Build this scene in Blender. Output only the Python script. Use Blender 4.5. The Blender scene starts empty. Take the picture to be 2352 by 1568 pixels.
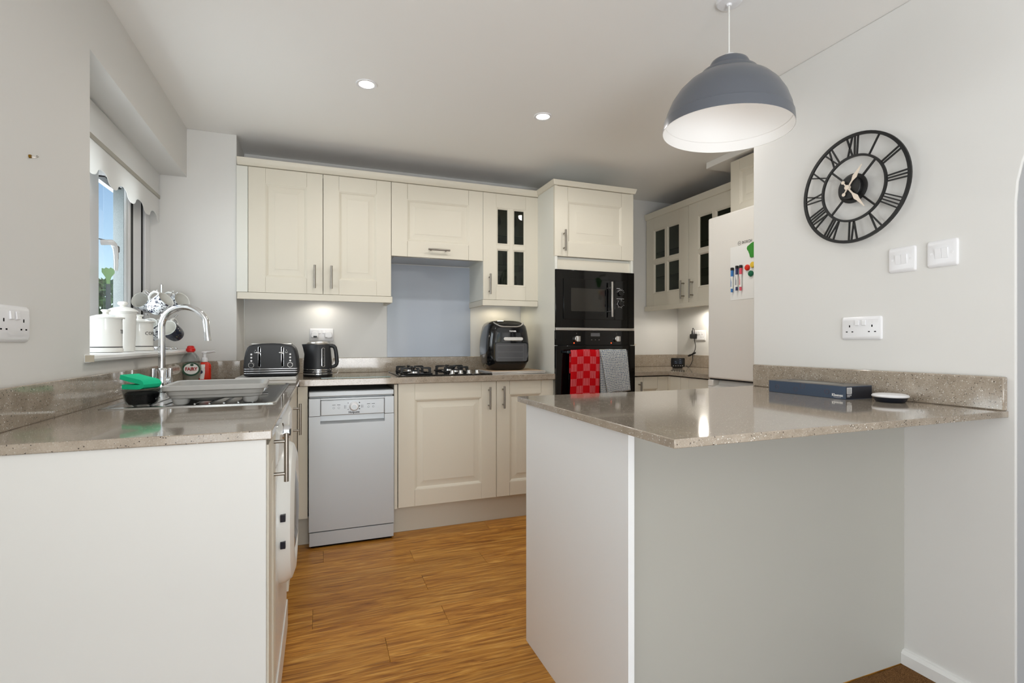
import bpy, bmesh, math, random
from mathutils import Vector, Matrix
R=math.radians; PI=math.pi
rnd=random.Random(7)
sc=bpy.context.scene; col=sc.collection

# ------------------------------------------------------------------ camera, world, big lights, exposure
TH=R(20.7588); CAMZ=1.1115; FPX=1164.7
cd=bpy.data.cameras.new('camera'); cam=bpy.data.objects.new('camera',cd); col.objects.link(cam)
cam.location=(0,0,CAMZ); cam.rotation_euler=(R(90),0,-TH)
cd.sensor_width=36; cd.lens=FPX/2352*36; cd.shift_x=(1176-1175.85)/2352; cd.shift_y=(785.54-784)/2352
cd.clip_start=.02; sc.camera=cam

w=bpy.data.worlds.new('sky'); sc.world=w; w.use_nodes=True; nt=w.node_tree
sky=nt.nodes.new('ShaderNodeTexSky'); sky.sky_type='NISHITA'; sky.sun_disc=False
sky.sun_elevation=R(38); sky.sun_rotation=R(150); sky.air_density=1.0; sky.dust_density=.6; sky.ozone_density=1.5
bg=nt.nodes['Background']; nt.links.new(sky.outputs[0],bg.inputs[0]); bg.inputs[1].default_value=.125

def area(name,loc,rot,sx,sy,power,color=(1,1,1)):
    l=bpy.data.lights.new(name,'AREA'); l.shape='RECTANGLE'; l.size=sx; l.size_y=sy; l.energy=power; l.color=color
    o=bpy.data.objects.new(name,l); col.objects.link(o); o.location=loc; o.rotation_euler=rot; return o
area('rear_fill',(.2,-2.9,.5),(R(138),0,0),1.7,1.5,60,(.92,.96,1))  # unseen fill behind the camera, tilted up to brighten the kitchen ceiling
area('ceiling_fill',(.1,-1.2,.9),(R(172),0,0),2.0,1.7,30,(.89,.95,1))  # added upward lamp out of view, lifts the ceiling brightness
area('window_daylight',(-1.02,2.55,1.43),(0,R(-90),0),.75,.99,15,(.92,.96,1))
area('left_side_fill',(-.66,-1.0,.85),(0,R(-90),0),1.1,1.6,11,(.91,.955,1))  # added lamp with no window behind it, brightens the peninsula side
area('hall_daylight',(2.4,-2.2,1.2),(R(90),0,0),.5,1.9,1.5,(.95,.97,1))

sc.view_settings.view_transform='Standard'; sc.view_settings.look='None'; sc.view_settings.gamma=1
sc.view_settings.use_curve_mapping=False; sc.view_settings.exposure=0.36
cy=sc.cycles; cy.max_bounces=10; cy.diffuse_bounces=6; cy.glossy_bounces=5; cy.transmission_bounces=8; cy.transparent_max_bounces=16
cy.caustics_reflective=False; cy.caustics_refractive=False; cy.sample_clamp_indirect=6

# ------------------------------------------------------------------ materials
def srgb(*c):
    return tuple(((x/255)/12.92 if x/255<=.04045 else ((x/255+.055)/1.055)**2.4) for x in c)+(1,)
MATS={}
def mat(name,c,rough=.5,metal=0,spec=.5,emit=0,trans=0,ior=1.45,coat=0,alpha=1):
    m=bpy.data.materials.new(name); m.use_nodes=True; b=m.node_tree.nodes['Principled BSDF']
    if len(c)==3: c=srgb(*c)
    b.inputs['Base Color'].default_value=c; b.inputs['Roughness'].default_value=rough; b.inputs['Metallic'].default_value=metal
    b.inputs['Specular IOR Level'].default_value=spec; b.inputs['IOR'].default_value=ior
    b.inputs['Transmission Weight'].default_value=trans; b.inputs['Coat Weight'].default_value=coat
    if emit: b.inputs['Emission Color'].default_value=c; b.inputs['Emission Strength'].default_value=emit
    m.diffuse_color=c; MATS[name]=m; return m
class NT:
    def __init__(s,m): s.t=m.node_tree; s.b=s.t.nodes['Principled BSDF']
    def n(s,typ,**k):
        x=s.t.nodes.new('ShaderNode'+typ)
        for a,v in k.items():
            if a in x.inputs: x.inputs[a].default_value=v
            else: setattr(x,a,v)
        return x
    def l(s,a,b): s.t.links.new(a,b)
    def ramp(s,src,pts):
        r=s.n('ValToRGB'); e=r.color_ramp.elements
        while len(e)<len(pts): e.new(.5)
        for k,(p,c) in enumerate(pts): e[k].position=p; e[k].color=c if len(c)==4 else srgb(*c)
        s.l(src,r.inputs[0]); return r.outputs[0]
    def mix(s,f,a,b):
        x=s.n('Mix',data_type='RGBA')
        for i,v in ((0,f),(6,a),(7,b)):
            if hasattr(v,'is_linked') or hasattr(v,'node'): s.l(v,x.inputs[i])
            else: x.inputs[i].default_value=v
        return x.outputs[2]
    def math(s,op,a,b=0,c=0):
        x=s.n('Math',operation=op)
        for i,v in enumerate((a,b,c)):
            if hasattr(v,'node'): s.l(v,x.inputs[i])
            else: x.inputs[i].default_value=v
        return x.outputs[0]
    def coord(s,which='Object',scale=(1,1,1)):
        t=s.n('TexCoord'); m=s.n('Mapping'); m.inputs['Scale'].default_value=scale; s.l(t.outputs[which],m.inputs[0]); return m.outputs[0]
    def bump(s,h,strength=.1,dist=.002):
        x=s.n('Bump'); x.inputs['Strength'].default_value=strength; x.inputs['Distance'].default_value=dist
        s.l(h,x.inputs['Height']); s.l(x.outputs[0],s.b.inputs['Normal'])
BLK=(0,0,0,1); WHT=(1,1,1,1)
def grained(m,scale,strength,dist=.001):
    t=NT(m); n=t.n('TexNoise',Scale=scale,Detail=3.0); t.l(t.coord(),n.inputs[0]); t.bump(n.outputs[0],strength,dist); return m

PAINT=grained(mat('wall_paint',(220,219,216),.62,spec=.3),90,.08)
CEIL=grained(mat('ceiling_paint',(240,239,236),.8,spec=.2),60,.06)
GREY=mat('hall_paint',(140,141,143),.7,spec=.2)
GLOSSWH=mat('white_gloss_paint',(230,230,228),.3)
CREAM=grained(mat('cream_lacquer',(216,210,195),.42,spec=.4),220,.05,.0005)
CREAMLT=mat('pale_cream_board',(222,222,214),.45)
WHBOARD=mat('white_board',(231,232,232),.42,spec=.35)
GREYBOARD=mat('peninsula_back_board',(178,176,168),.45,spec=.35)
PLINTH=mat('plinth_board',(196,190,176),.5)
STEEL=mat('brushed_nickel',(150,144,136),.34,1)
CHROME=mat('chrome',(225,226,228),.06,1)
SATIN=mat('satin_silver',(205,202,198),.3,1)
STAIN=mat('stainless',(190,190,188),.2,1)
BLKGL=mat('black_glass',(6,6,6),.05,spec=.5)
BLACK=mat('black_plastic',(14,14,15),.35)
BLKMET=mat('black_metal',(17,17,17),.45)
BLKGAP=mat('dark_gap',(8,8,8),.9,spec=0)
CHAR=mat('charcoal_enamel',(40,41,44),.42)
WHPL=mat('white_plastic',(232,232,234),.28)
WHENAM=mat('white_enamel',(226,226,222),.25)
CERAM=mat('white_ceramic',(228,227,222),.12,coat=.3)
SILVER=mat('silver_appliance',(186,191,195),.38,metal=.25)
FRIDGE=mat('fridge_white',(226,223,217),.3)
LAMPG=mat('slate_grey_lacquer',(90,94,102),.3,coat=.3)
LAMPW=mat('lampshade_white',(246,245,243),.5)
REDCAP=mat('red_plastic',(205,22,14),.35)
REDSOAP=mat('red_soap',(214,44,18),.3)
GREENSP=mat('green_sponge',(36,190,140),.85,spec=.1)
UPVC=mat('white_upvc',(226,227,229),.3)
GASKET=mat('rubber_gasket',(22,23,25),.6)
FABRIC=mat('blind_fabric',(244,244,243),.85,spec=.1)
BRASS=mat('brass',(150,112,40),.35,1)
GREYPL=mat('grey_plastic',(176,175,172),.45)
SPLASH=mat('blue_grey_glass',(178,186,198),.16,spec=.35,coat=.25)
NAVY=mat('navy_card',(64,78,98),.35)
NAVYDK=mat('navy_card_dark',(38,40,48),.35)
NAVYPL=mat('dark_navy_plastic',(24,29,40),.35)
PALEGRN=mat('pale_green_silicone',(150,190,140),.5)
SLATEPL=mat('slate_plastic',(110,120,124),.5)
PAPER=mat('white_paper',(235,235,232),.6)
WHINK=mat('white_print',(225,225,225),.5)
BLKINK=mat('black_print',(35,33,33),.5)
GRYINK=mat('grey_print',(120,118,114),.5)
REDINK=mat('red_print',(170,24,28),.5)
GRNLBL=mat('green_label',(16,66,38),.4)
BLUEP=mat('blue_pen',(54,120,190),.35); NAVYP=mat('navy_pen',(52,58,100),.35); PINKP=mat('pink_pen',(226,84,104),.35)
MRED=mat('red_magnet',(214,40,14),.3); MYEL=mat('yellow_magnet',(226,190,60),.35); MGRN=mat('dark_green_magnet',(14,98,68),.35); MLEAF=mat('leaf_green_magnet',(52,140,44),.4)
ORANGE=mat('orange_indicator',(255,90,40),.4,emit=1.0)
GLOW=mat('lamp_glow',(255,250,240),.5,emit=14)
GLOWW=mat('warm_lamp_glow',(255,236,200),.5,emit=9)
BULB=mat('bulb_glow',(255,250,244),.5,emit=1)
SCREEN=mat('dark_screen',(40,46,56),.15)
DISPL=mat('grey_display',(92,92,94),.3)
CORD=mat('white_cord',(225,224,220),.5)
BLUEJAR=mat('blue_ceramic',(58,66,92),.2)
LIQ=mat('clear_liquid',(176,170,154),.15,spec=.5)
TOPDARK=mat('light_soaking_top',(112,92,72),.9,spec=.1)  # dark colour for unseen cabinet tops, keeps the gap above them dim
ORNMAT=mat('tan_mat',(190,160,128),.5)

def glassy(name,tint,rough=.0,refl=1.0):
    m=bpy.data.materials.new(name); m.use_nodes=True; t=m.node_tree; t.nodes.remove(t.nodes['Principled BSDF'])
    o=t.nodes['Material Output']; tr=t.nodes.new('ShaderNodeBsdfTransparent'); gl=t.nodes.new('ShaderNodeBsdfGlossy'); fr=t.nodes.new('ShaderNodeFresnel'); mx=t.nodes.new('ShaderNodeMixShader')
    tr.inputs[0].default_value=srgb(*tint); gl.inputs['Roughness'].default_value=rough; gl.inputs[0].default_value=(refl,refl,refl,1); fr.inputs[0].default_value=1.45
    ge=t.nodes.new('ShaderNodeNewGeometry'); mu=t.nodes.new('ShaderNodeMath'); mu.operation='SUBTRACT'; mu.inputs[0].default_value=1; m2=t.nodes.new('ShaderNodeMath'); m2.operation='MULTIPLY'; t.links.new(ge.outputs['Backfacing'],mu.inputs[1]); t.links.new(mu.outputs[0],m2.inputs[0]); t.links.new(fr.outputs[0],m2.inputs[1]); t.links.new(m2.outputs[0],mx.inputs[0]); t.links.new(tr.outputs[0],mx.inputs[1]); t.links.new(gl.outputs[0],mx.inputs[2]); t.links.new(mx.outputs[0],o.inputs[0]); return m
GLASS=glassy('window_glass',(248,250,250)); PANE=glassy('cabinet_glass',(196,200,190)); DRINK=glassy('drinking_glass',(236,240,238)); SHELFG=glassy('shelf_glass',(205,222,212))
CLEARPL=glassy('clear_plastic',(225,228,228),.15); SMOKE=glassy('smoked_glass',(150,150,150),.03); BOARDG=glassy('board_glass',(225,235,230),.02)

def quartz(name,c1,c2):
    m=mat(name,(150,138,124),.09,spec=.5,coat=.35); t=NT(m); b=t.b; b.inputs['Coat Roughness'].default_value=.04
    co=t.coord()
    n=t.n('TexNoise',Scale=30.0,Detail=4.0); t.l(co,n.inputs[0]); base=t.ramp(n.outputs[0],[(.3,c1),(.7,c2)])
    f=t.n('TexNoise',Scale=330.0,Detail=1.5); t.l(co,f.inputs[0])
    base=t.mix(t.ramp(f.outputs[0],[(.30,(150,150,150)),(.40,BLK)]),base,srgb(84,74,66))
    base=t.mix(t.ramp(f.outputs[0],[(.60,BLK),(.70,(170,170,170))]),base,srgb(206,200,190))
    wob=t.n('VectorMath',operation='MULTIPLY_ADD'); t.l(f.outputs['Color'],wob.inputs[0]); wob.inputs[1].default_value=(.004,.004,.004); t.l(co,wob.inputs[2])
    v=t.n('TexVoronoi',Scale=210.0); t.l(wob.outputs[0],v.inputs['Vector']); sx=t.n('SeparateColor'); t.l(v.outputs['Color'],sx.inputs[0])
    dk=t.math('MULTIPLY',t.math('GREATER_THAN',sx.outputs[0],.86),t.math('LESS_THAN',v.outputs['Distance'],.30))
    c=t.mix(dk,base,srgb(66,58,52))
    v2=t.n('TexVoronoi',Scale=250.0); t.l(wob.outputs[0],v2.inputs['Vector']); s2=t.n('SeparateColor'); t.l(v2.outputs['Color'],s2.inputs[0])
    wt=t.math('MULTIPLY',t.math('GREATER_THAN',s2.outputs[1],.88),t.math('LESS_THAN',v2.outputs['Distance'],.28))
    c=t.mix(wt,c,srgb(240,238,233)); t.l(c,b.inputs['Base Color']); return m
QUARTZ=quartz('speckled_quartz',(150,138,123),(168,156,141))
WHCHOP=mat('white_board_plastic',(214,212,208),.35)

def wood():
    m=mat('oak_plank',(176,122,60),.38,spec=.4); t=NT(m); b=t.b
    oi=t.n('ObjectInfo'); tc=t.n('TexCoord'); mp=t.n('Mapping'); mp.inputs['Scale'].default_value=(1.5,15,1)
    vm=t.n('VectorMath',operation='MULTIPLY_ADD'); t.l(oi.outputs['Random'],vm.inputs[0]); vm.inputs[1].default_value=(37,53,0); t.l(tc.outputs['Object'],vm.inputs[2]); t.l(vm.outputs[0],mp.inputs[0])
    n=t.n('TexNoise',Scale=1.5,Detail=6.0,Roughness=.62,Distortion=2.2); t.l(mp.outputs[0],n.inputs[0])
    c=t.ramp(n.outputs[0],[(.28,(124,72,20)),(.42,(172,114,42)),(.55,(196,138,58)),(.72,(222,170,90))])
    mp2=t.n('Mapping'); mp2.inputs['Scale'].default_value=(2.5,70,1); t.l(vm.outputs[0],mp2.inputs[0])
    n2=t.n('TexNoise',Scale=2.0,Detail=4.0,Distortion=.6); t.l(mp2.outputs[0],n2.inputs[0])
    c=t.mix(t.math('MULTIPLY',t.ramp(n2.outputs[0],[(.50,BLK),(.68,WHT)]),.72),c,srgb(120,70,28))
    hs=t.n('HueSaturation'); t.l(c,hs.inputs['Color']); t.l(t.math('MULTIPLY_ADD',oi.outputs['Random'],.16,.91),hs.inputs['Value']); t.l(hs.outputs[0],b.inputs['Base Color'])
    t.bump(n2.outputs[0],.06,.001); return m
OAK=wood()
def carpetm():
    m=mat('brown_carpet',(110,78,46),1,spec=.05); t=NT(m); n=t.n('TexNoise',Scale=320.0,Detail=3.0); t.l(t.coord(),n.inputs[0])
    t.l(t.ramp(n.outputs[0],[(.3,(82,56,34)),(.7,(138,102,66))]),t.b.inputs['Base Color']); t.bump(n.outputs[0],.6,.004); return m
CARPET=carpetm()
def mugm(name,bgc,dk,lo,hi,scale):
    m=mat(name,bgc,.15,coat=.2); t=NT(m); v=t.n('TexNoise',Scale=scale,Detail=2.5,Distortion=1.2); t.l(t.coord(),v.inputs[0])
    t.l(t.ramp(v.outputs[0],[(lo,srgb(*bgc)),(hi,srgb(*dk))]),t.b.inputs['Base Color']); return m
MUGPAT=mugm('floral_mug',(232,236,240),(24,28,52),.52,.56,75)
MUGDRK=mugm('starry_mug',(40,44,58),(214,190,110),.68,.70,85)
def towel_red():
    m=mat('red_check_cloth',(196,16,24),.9,spec=.1); t=NT(m); uv=t.n('UVMap').outputs[0]
    ck=t.n('TexChecker',Scale=22.0); t.l(uv,ck.inputs[0]); ck.inputs[1].default_value=WHT; ck.inputs[2].default_value=BLK
    wv=t.n('TexWave',Scale=50.0,wave_type='BANDS',bands_direction='X'); t.l(uv,wv.inputs[0])
    f=t.math('MULTIPLY',t.math('GREATER_THAN',wv.outputs[1],.72),ck.outputs['Fac']); f=t.math('MULTIPLY',f,.62)
    t.l(t.mix(f,srgb(182,12,20),srgb(214,150,158)),t.b.inputs['Base Color']); return m
def towel_blue():
    m=mat('blue_grid_cloth',(110,122,146),.9,spec=.1); t=NT(m); uv=t.n('UVMap').outputs[0]
    n=t.n('TexNoise',Scale=40.0,Detail=2.0); t.l(uv,n.inputs[0]); n2=t.n('TexNoise',Scale=90.0,Detail=2.0); t.l(uv,n2.inputs[0])
    base=t.ramp(n2.outputs[0],[(.35,(78,88,112)),(.65,(140,150,166))])
    add=t.n('VectorMath',operation='MULTIPLY_ADD'); t.l(n.outputs['Color'],add.inputs[0]); add.inputs[1].default_value=(.012,.012,0); t.l(uv,add.inputs[2])
    fs=[]
    for d,s in (('X',25),('Y',22)):
        wv=t.n('TexWave',Scale=float(s),wave_type='BANDS',bands_direction=d); t.l(add.outputs[0],wv.inputs[0]); fs.append(t.math('GREATER_THAN',wv.outputs[1],.84))
    f=t.math('MULTIPLY',t.math('MAXIMUM',fs[0],fs[1]),.85)
    t.l(t.mix(f,base,srgb(214,212,200)),t.b.inputs['Base Color']); return m
TRED=towel_red(); TBLUE=towel_blue()
def spacerm():
    m=mat('spacer_bar',(150,160,160),.4,metal=.3); t=NT(m); v=t.n('TexVoronoi',Scale=420.0); t.l(t.coord(),v.inputs['Vector'])
    t.l(t.ramp(v.outputs['Distance'],[(.2,(98,104,104)),(.5,(118,124,124))]),t.b.inputs['Base Color']); return m
SPACER=spacerm()
def leafm():
    m=mat('leaf',(86,130,58),.6); t=NT(m); oi=t.n('TexNoise',Scale=9.0); t.l(t.coord(),oi.inputs[0]); t.l(t.ramp(oi.outputs[0],[(.3,(50,88,36)),(.7,(150,186,104))]),t.b.inputs['Base Color']); return m
LEAF=leafm()
LAWN=mat('lawn',(88,116,56),.95,spec=.05)
PATINK=mat('pale_scale',(150,140,100),.5)

# ------------------------------------------------------------------ geometry helpers
class G:
    def __init__(s): s.bm=bmesh.new()
    def box(s,x0,y0,z0,x1,y1,z1):
        v=[s.bm.verts.new(p) for p in ((x0,y0,z0),(x1,y0,z0),(x1,y1,z0),(x0,y1,z0),(x0,y0,z1),(x1,y0,z1),(x1,y1,z1),(x0,y1,z1))]
        for f in ((3,2,1,0),(4,5,6,7),(0,1,5,4),(1,2,6,5),(2,3,7,6),(3,0,4,7)): s.bm.faces.new([v[i] for i in f])
        return s
    def loft(s,rings,cap0=True,cap1=True,closed=True,ringclosed=True):
        vs=[[s.bm.verts.new(p) for p in r] for r in rings]; n=len(rings[0])
        for a,b in zip(vs,vs[1:]):
            for i in range(n if ringclosed else n-1):
                j=(i+1)%n
                try: s.bm.faces.new((a[i],a[j],b[j],b[i]))
                except ValueError: pass
        if cap0: s.bm.faces.new(vs[0][::-1])
        if cap1: s.bm.faces.new(vs[-1])
        return s
    def lathe(s,pts,n=32,o=(0,0,0),ax=(0,0,1),cap0=False,cap1=False,a0=0,a1=2*PI):
        ax=Vector(ax).normalized(); o=Vector(o); u=ax.orthogonal().normalized()
        if abs(ax.z)>.99: u=Vector((1,0,0))
        v=ax.cross(u); rings=[]
        for r,z in pts:
            r=max(r,1e-5); rings.append([o+ax*z+(u*math.cos(2*PI*i/n)+v*math.sin(2*PI*i/n))*r for i in range(n)])
        return s.loft(rings,cap0,cap1)
    def cyl(s,p,q,r,n=16,r2=None):
        p=Vector(p); q=Vector(q); d=q-p; return s.lathe([(r,0),(r if r2 is None else r2,d.length)],n,p,d,True,True)
    def tube(s,pts,r,n=8,closed=False,flat=1):
        P=[Vector(p) for p in pts]; rings=[]; up=None; m=len(P)
        for i,p in enumerate(P):
            a=P[(i-1)%m] if (i or closed) else p; b=P[(i+1)%m] if (i<m-1 or closed) else p
            t=(b-a).normalized()
            if up is None: up=t.orthogonal().normalized()
            up=(up-t*up.dot(t)).normalized(); sd=t.cross(up); rr=r[i] if isinstance(r,(list,tuple)) else r
            rings.append([p+(up*math.cos(2*PI*k/n)*flat+sd*math.sin(2*PI*k/n))*rr for k in range(n)])
        if closed: rings.append(rings[0]); return s.loft(rings,False,False)
        return s.loft(rings)
    def prism(s,poly,ax,a,b):
        f={'z':lambda p,t:(p[0],p[1],t),'y':lambda p,t:(p[0],t,p[1]),'x':lambda p,t:(t,p[0],p[1])}[ax]
        return s.loft([[f(p,a) for p in poly],[f(p,b) for p in poly]])
    def ball(s,c,r,n=16,sc=(1,1,1)):
        k=n//2; rings=[[(c[0]+r*sc[0]*math.sin(PI*j/k)*math.cos(2*PI*i/n),c[1]+r*sc[1]*math.sin(PI*j/k)*math.sin(2*PI*i/n),c[2]-r*sc[2]*math.cos(PI*j/k)) for i in range(n)] for j in range(1,k)]
        return s.loft(rings)
    def sweep(s,sec,path,closed=False):   # sec: list of (offset normal, z); path in xy
        rings=[]; m=len(path)
        for i,p in enumerate(path):
            p=Vector(p); a=Vector(path[i-1]) if i else None; b=Vector(path[i+1]) if i<m-1 else None
            d=[(x).normalized() for x in ((p-a) if a else None,(b-p) if b else None) if x is not None]
            ns=[Vector((x.y,-x.x)) for x in d]; nn=ns[0] if len(ns)==1 else (ns[0]+ns[1])/(1+ns[0].dot(ns[1]))
            rings.append([(p.x+nn.x*o,p.y+nn.y*o,z) for o,z in sec])
        return s.loft(rings)
    def done(s,name,m,parent=None,bev=0,seg=2,smooth=True,ang=35,loc=None,uv=None,kind=None,label=None):
        bmesh.ops.recalc_face_normals(s.bm,faces=s.bm.faces[:])
        me=bpy.data.meshes.new(name); s.bm.to_mesh(me); s.bm.free()
        return link(name,me,m,parent,bev,seg,smooth,ang,loc,kind,label)
def link(name,me,m,parent=None,bev=0,seg=2,smooth=True,ang=35,loc=None,kind=None,label=None):
    o=bpy.data.objects.new(name,me); col.objects.link(o)
    for x in (m if isinstance(m,(list,tuple)) else [m]): me.materials.append(x)
    if smooth and len(me.polygons): me.shade_smooth(); me.set_sharp_from_angle(angle=R(ang))
    if bev:
        b=o.modifiers.new('bevel','BEVEL'); b.width=bev; b.segments=seg; b.limit_method='ANGLE'; b.angle_limit=R(40); b.harden_normals=False
    if parent: o.parent=parent
    if loc: o.location=loc
    if kind: o['kind']=kind
    if label: o['label']=label
    return o
def BX(name,m,parent,*d,bev=0,**k): return G().box(*d).done(name,m,parent,bev=bev,**k)
def struct(o): o['kind']='structure'; return o
def tag(o,label,cat,group=None):
    o['label']=label; o['category']=cat
    if group: o['group']=group
    return o
def thing(name,label,cat,loc=(0,0,0),rz=0,group=None):
    o=bpy.data.objects.new(name,None); col.objects.link(o); o.empty_display_size=.05
    o.location=loc; o.rotation_euler=(0,0,rz); return tag(o,label,cat,group)
def copy_thing(o,loc,label,rz=None,group=None):
    def cp(x,p):
        c=x.copy(); col.objects.link(c); c.parent=p
        for ch in list(x.children): cp(ch,c)
        return c
    c=cp(o,None); c.location=loc; c['label']=label
    if rz is not None: c.rotation_euler=(0,0,rz)
    if group: c['group']=group
    return c
def rrect(w,d,r,n=5,cx=0,cy=0):
    r=min(r,w/2-1e-4,d/2-1e-4); P=[]
    for k,(sx,sy) in enumerate(((1,1),(-1,1),(-1,-1),(1,-1))):
        for i in range(n+1):
            a=PI/2*(k+i/n); P.append((cx+sx*(w/2-r)+r*math.cos(a),cy+sy*(d/2-r)+r*math.sin(a)))
    return P
def text(name,s,size,m,parent,M4,ext=.0004,sx=1,bend=None,align='CENTER',bold=0):
    c=bpy.data.curves.new(name,'FONT'); c.body=s; c.size=size; c.extrude=ext; c.align_x=align; c.align_y='CENTER'; c.offset=bold; c.resolution_u=2
    t=bpy.data.objects.new('tmp',c); col.objects.link(t); dg=bpy.context.evaluated_depsgraph_get()
    me=bpy.data.meshes.new_from_object(t.evaluated_get(dg)); bpy.data.objects.remove(t); bpy.data.curves.remove(c)
    for v in me.vertices:
        x,y,z=v.co; x*=sx
        if bend: a=bend[1]+x/bend[0]; p=Vector(((bend[0]+z)*math.cos(a),(bend[0]+z)*math.sin(a),y))
        else: p=Vector((x,y,z))
        v.co=M4@p
    return link(name,me,m,parent,smooth=False)
def FRONT(x,y,z): return Matrix.Translation((x,y,z))@Matrix.Rotation(R(90),4,'X')      # text facing -y

# ------------------------------------------------------------------ the setting
ZC=2.289; XL=-.685; XR=1.8995; YB=3.56; XK=2.865
g=G().box(-1,-4,-.1,3.2,3.8,-.012); floor=struct(g.done('floor',mat('subfloor',(90,70,50),.9)))
rows=[1.18+.155*k for k in range(13)]
joints={1.80:.23,1.955:.48,2.11:-.027,2.265:.455,2.42:.79,2.575:.45,2.73:.018,2.885:.95}
bounds=[1.165,1.335,1.49,1.645,1.80,1.955,2.11,2.265,2.42,2.575,2.73,2.885,3.04]
for k in range(len(bounds)-1):
    y0,y1=bounds[k],bounds[k+1]; j=joints.get(round(y0,3),-.4+.37*k%1.1)
    xs=[-.66]; x=j-1.22
    while x<2.9:
        if x>-.6: xs.append(x)
        x+=1.22
    xs.append(min(2.86,max(xs)+1.22))
    for a,b in zip(xs,xs[1:]):
        if b-a<.05: continue
        me_o=BX('plank',OAK,floor,a+.0004,y0+.0004,-.012,b-.0004,y1-.0004,0,bev=.0007,seg=1)
g=G(); n=60
cx0,cx1,cy0,cy1=-.68,1.897,-3.45,1.160
vs=[[g.bm.verts.new((cx0+(cx1-cx0)*i/n,cy0+(cy1-cy0)*j/(2*n),rnd.uniform(-.002,.002)-.001)) for i in range(n+1)] for j in range(2*n+1)]
for j in range(2*n):
    for i in range(n): g.bm.faces.new((vs[j][i],vs[j][i+1],vs[j+1][i+1],vs[j+1][i]))
cp=g.done('carpet',CARPET,kind='stuff'); tag(cp,'brown pile carpet beside the peninsula','carpet')

g=G().box(-1,-4,ZC,3.2,3.8,ZC+.1); struct(g.done('ceiling',CEIL))
g=G().box(-1,-4,0,XL,1.9877,ZC).box(-1,1.9877,0,XL,3.25,1.048).box(-1,3.25,0,XL,3.8,ZC)
g.prism([(1.9877,2.0452),(3.25,2.020),(3.25,ZC),(1.9877,ZC)],'x',-1,XL); struct(g.done('wall_left',PAINT))
struct(BX('wall_corner',PAINT,None,-1,3.248,0,-.4413,YB,ZC,bev=.003))
struct(BX('wall_back',PAINT,None,-.4413,YB,0,3.2,3.8,ZC))
struct(BX('wall_right',PAINT,None,XK,1.82,0,3.2,YB,ZC))
# wall with the clock: arched opening on the near side, return wall behind the fridge
yc=.862-.48
arch=[(1.82,0),(1.82,ZC),(-4,ZC),(-4,0),(yc-.48,0)]
arch+=[(yc-.48*math.cos(a),1.52+.46*math.sin(a)) for a in [PI*i/24 for i in range(25)]]+[(.862,0)]
g=G().prism(arch,'x',XR,XR+.11).box(XR+.11,1.72,0,XK+.1,1.82,ZC); struct(g.done('wall_inner',PAINT,bev=.004))
al=G(); ap=arch[5:]; al.loft([[(XR+.005,y-.0015*(1 if y>yc else -1),z),(XR+.112,y-.0015*(1 if y>yc else -1),z),(XR+.112,y,z+.0),(XR+.005,y,z)] for y,z in [(yc-.48,0)]+ap]); struct(al.done('arch_shade_strip',mat('arch_shade_grey',(190,190,190),.7,spec=.2)))  # thin strip added over the arch reveal; its grey stands in for shade
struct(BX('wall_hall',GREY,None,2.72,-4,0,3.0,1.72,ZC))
struct(G().prism([(.86,.60),(1.69,.80),(1.69,.84),(.86,.64)],'x',2.66,2.72).done('trim_3',GLOSSWH,bev=.004))
g=G().box(-1,-3.8,0,-.65,-3.6,ZC).box(1.75,-3.8,0,3.2,-3.6,ZC).box(-.65,-3.8,2.2,1.75,-3.6,ZC); struct(g.done('wall_near',PAINT))
struct(BX('trim_1',CEIL,None,2.375,1.825,2.249,XK,2.664,ZC,bev=.003))
sk=[(0,.0),(.018,0),(.018,.036),(.013,.042),(.010,.047),(0,.049)]
struct(G().sweep([(-a,z) for a,z in sk][::-1],[(XR,.863),(XR,1.1645)]).done('baseboard_right',GLOSSWH))
# window_1
w1=bpy.data.objects.new('window_1',None); col.objects.link(w1); w1.location=(-.87,2.62,1.07); w1['kind']='structure'
def wp(name,m,*d,**k): 
    x0,y0,z0,x1,y1,z1=d; return BX(name,m,w1,x0+.87,y0-2.62,z0-1.07,x1+.87,y1-2.62,z1-1.07,**k)
wp('frame_head',UPVC,-.94,1.99,1.835,-.87,3.245,2.043,bev=.006)
wp('frame_foot',UPVC,-.94,1.99,1.072,-.87,3.245,1.13,bev=.006)
wp('frame_jamb',UPVC,-.915,3.019,1.072,-.866,3.146,2.04,bev=.008)
wp('frame_jamb',UPVC,-.94,1.99,1.072,-.87,2.08,2.04,bev=.008)
wp('gasket',GASKET,-.91,3.147,1.072,-.8655,3.168,2.03)
wp('frame_jamb',UPVC,-.925,3.168,1.072,-.855,3.247,2.04,bev=.004)
wp('gasket',GASKET,-.91,2.9725,1.072,-.8655,3.0185,2.03)
G().prism([(-.95,2.45),(-.87,2.45),(-.87,2.612),(-.874,2.62),(-.897,2.69),(-.95,2.69)],'z',1.072,2.03).done('mullion',UPVC,w1,bev=.003,loc=(.87,-2.62,-1.07))
wp('sash_stile',UPVC,-.907,2.932,1.12,-.859,2.972,1.85,bev=.010)
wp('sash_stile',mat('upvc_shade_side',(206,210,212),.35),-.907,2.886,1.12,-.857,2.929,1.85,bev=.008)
wp('gasket',GASKET,-.907,2.928,1.13,-.8610,2.933,1.84)
wp('spacer_bar',SPACER,-.9045,2.8825,1.13,-.864,2.8865,1.85)
wp('gasket',GASKET,-.907,2.69,1.829,-.875,2.886,1.836)
wp('pane',GLASS,-.906,2.69,1.13,-.902,2.886,1.84)
wp('pane',GLASS,-.906,2.08,1.13,-.902,2.45,1.84)
hp=[(-.868,2.63,1.535),(-.845,2.632,1.537),(-.836,2.645,1.54),(-.834,2.665,1.535),(-.833,2.681,1.52),(-.833,2.688,1.49),(-.833,2.692,1.45),(-.835,2.694,1.425)]
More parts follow.
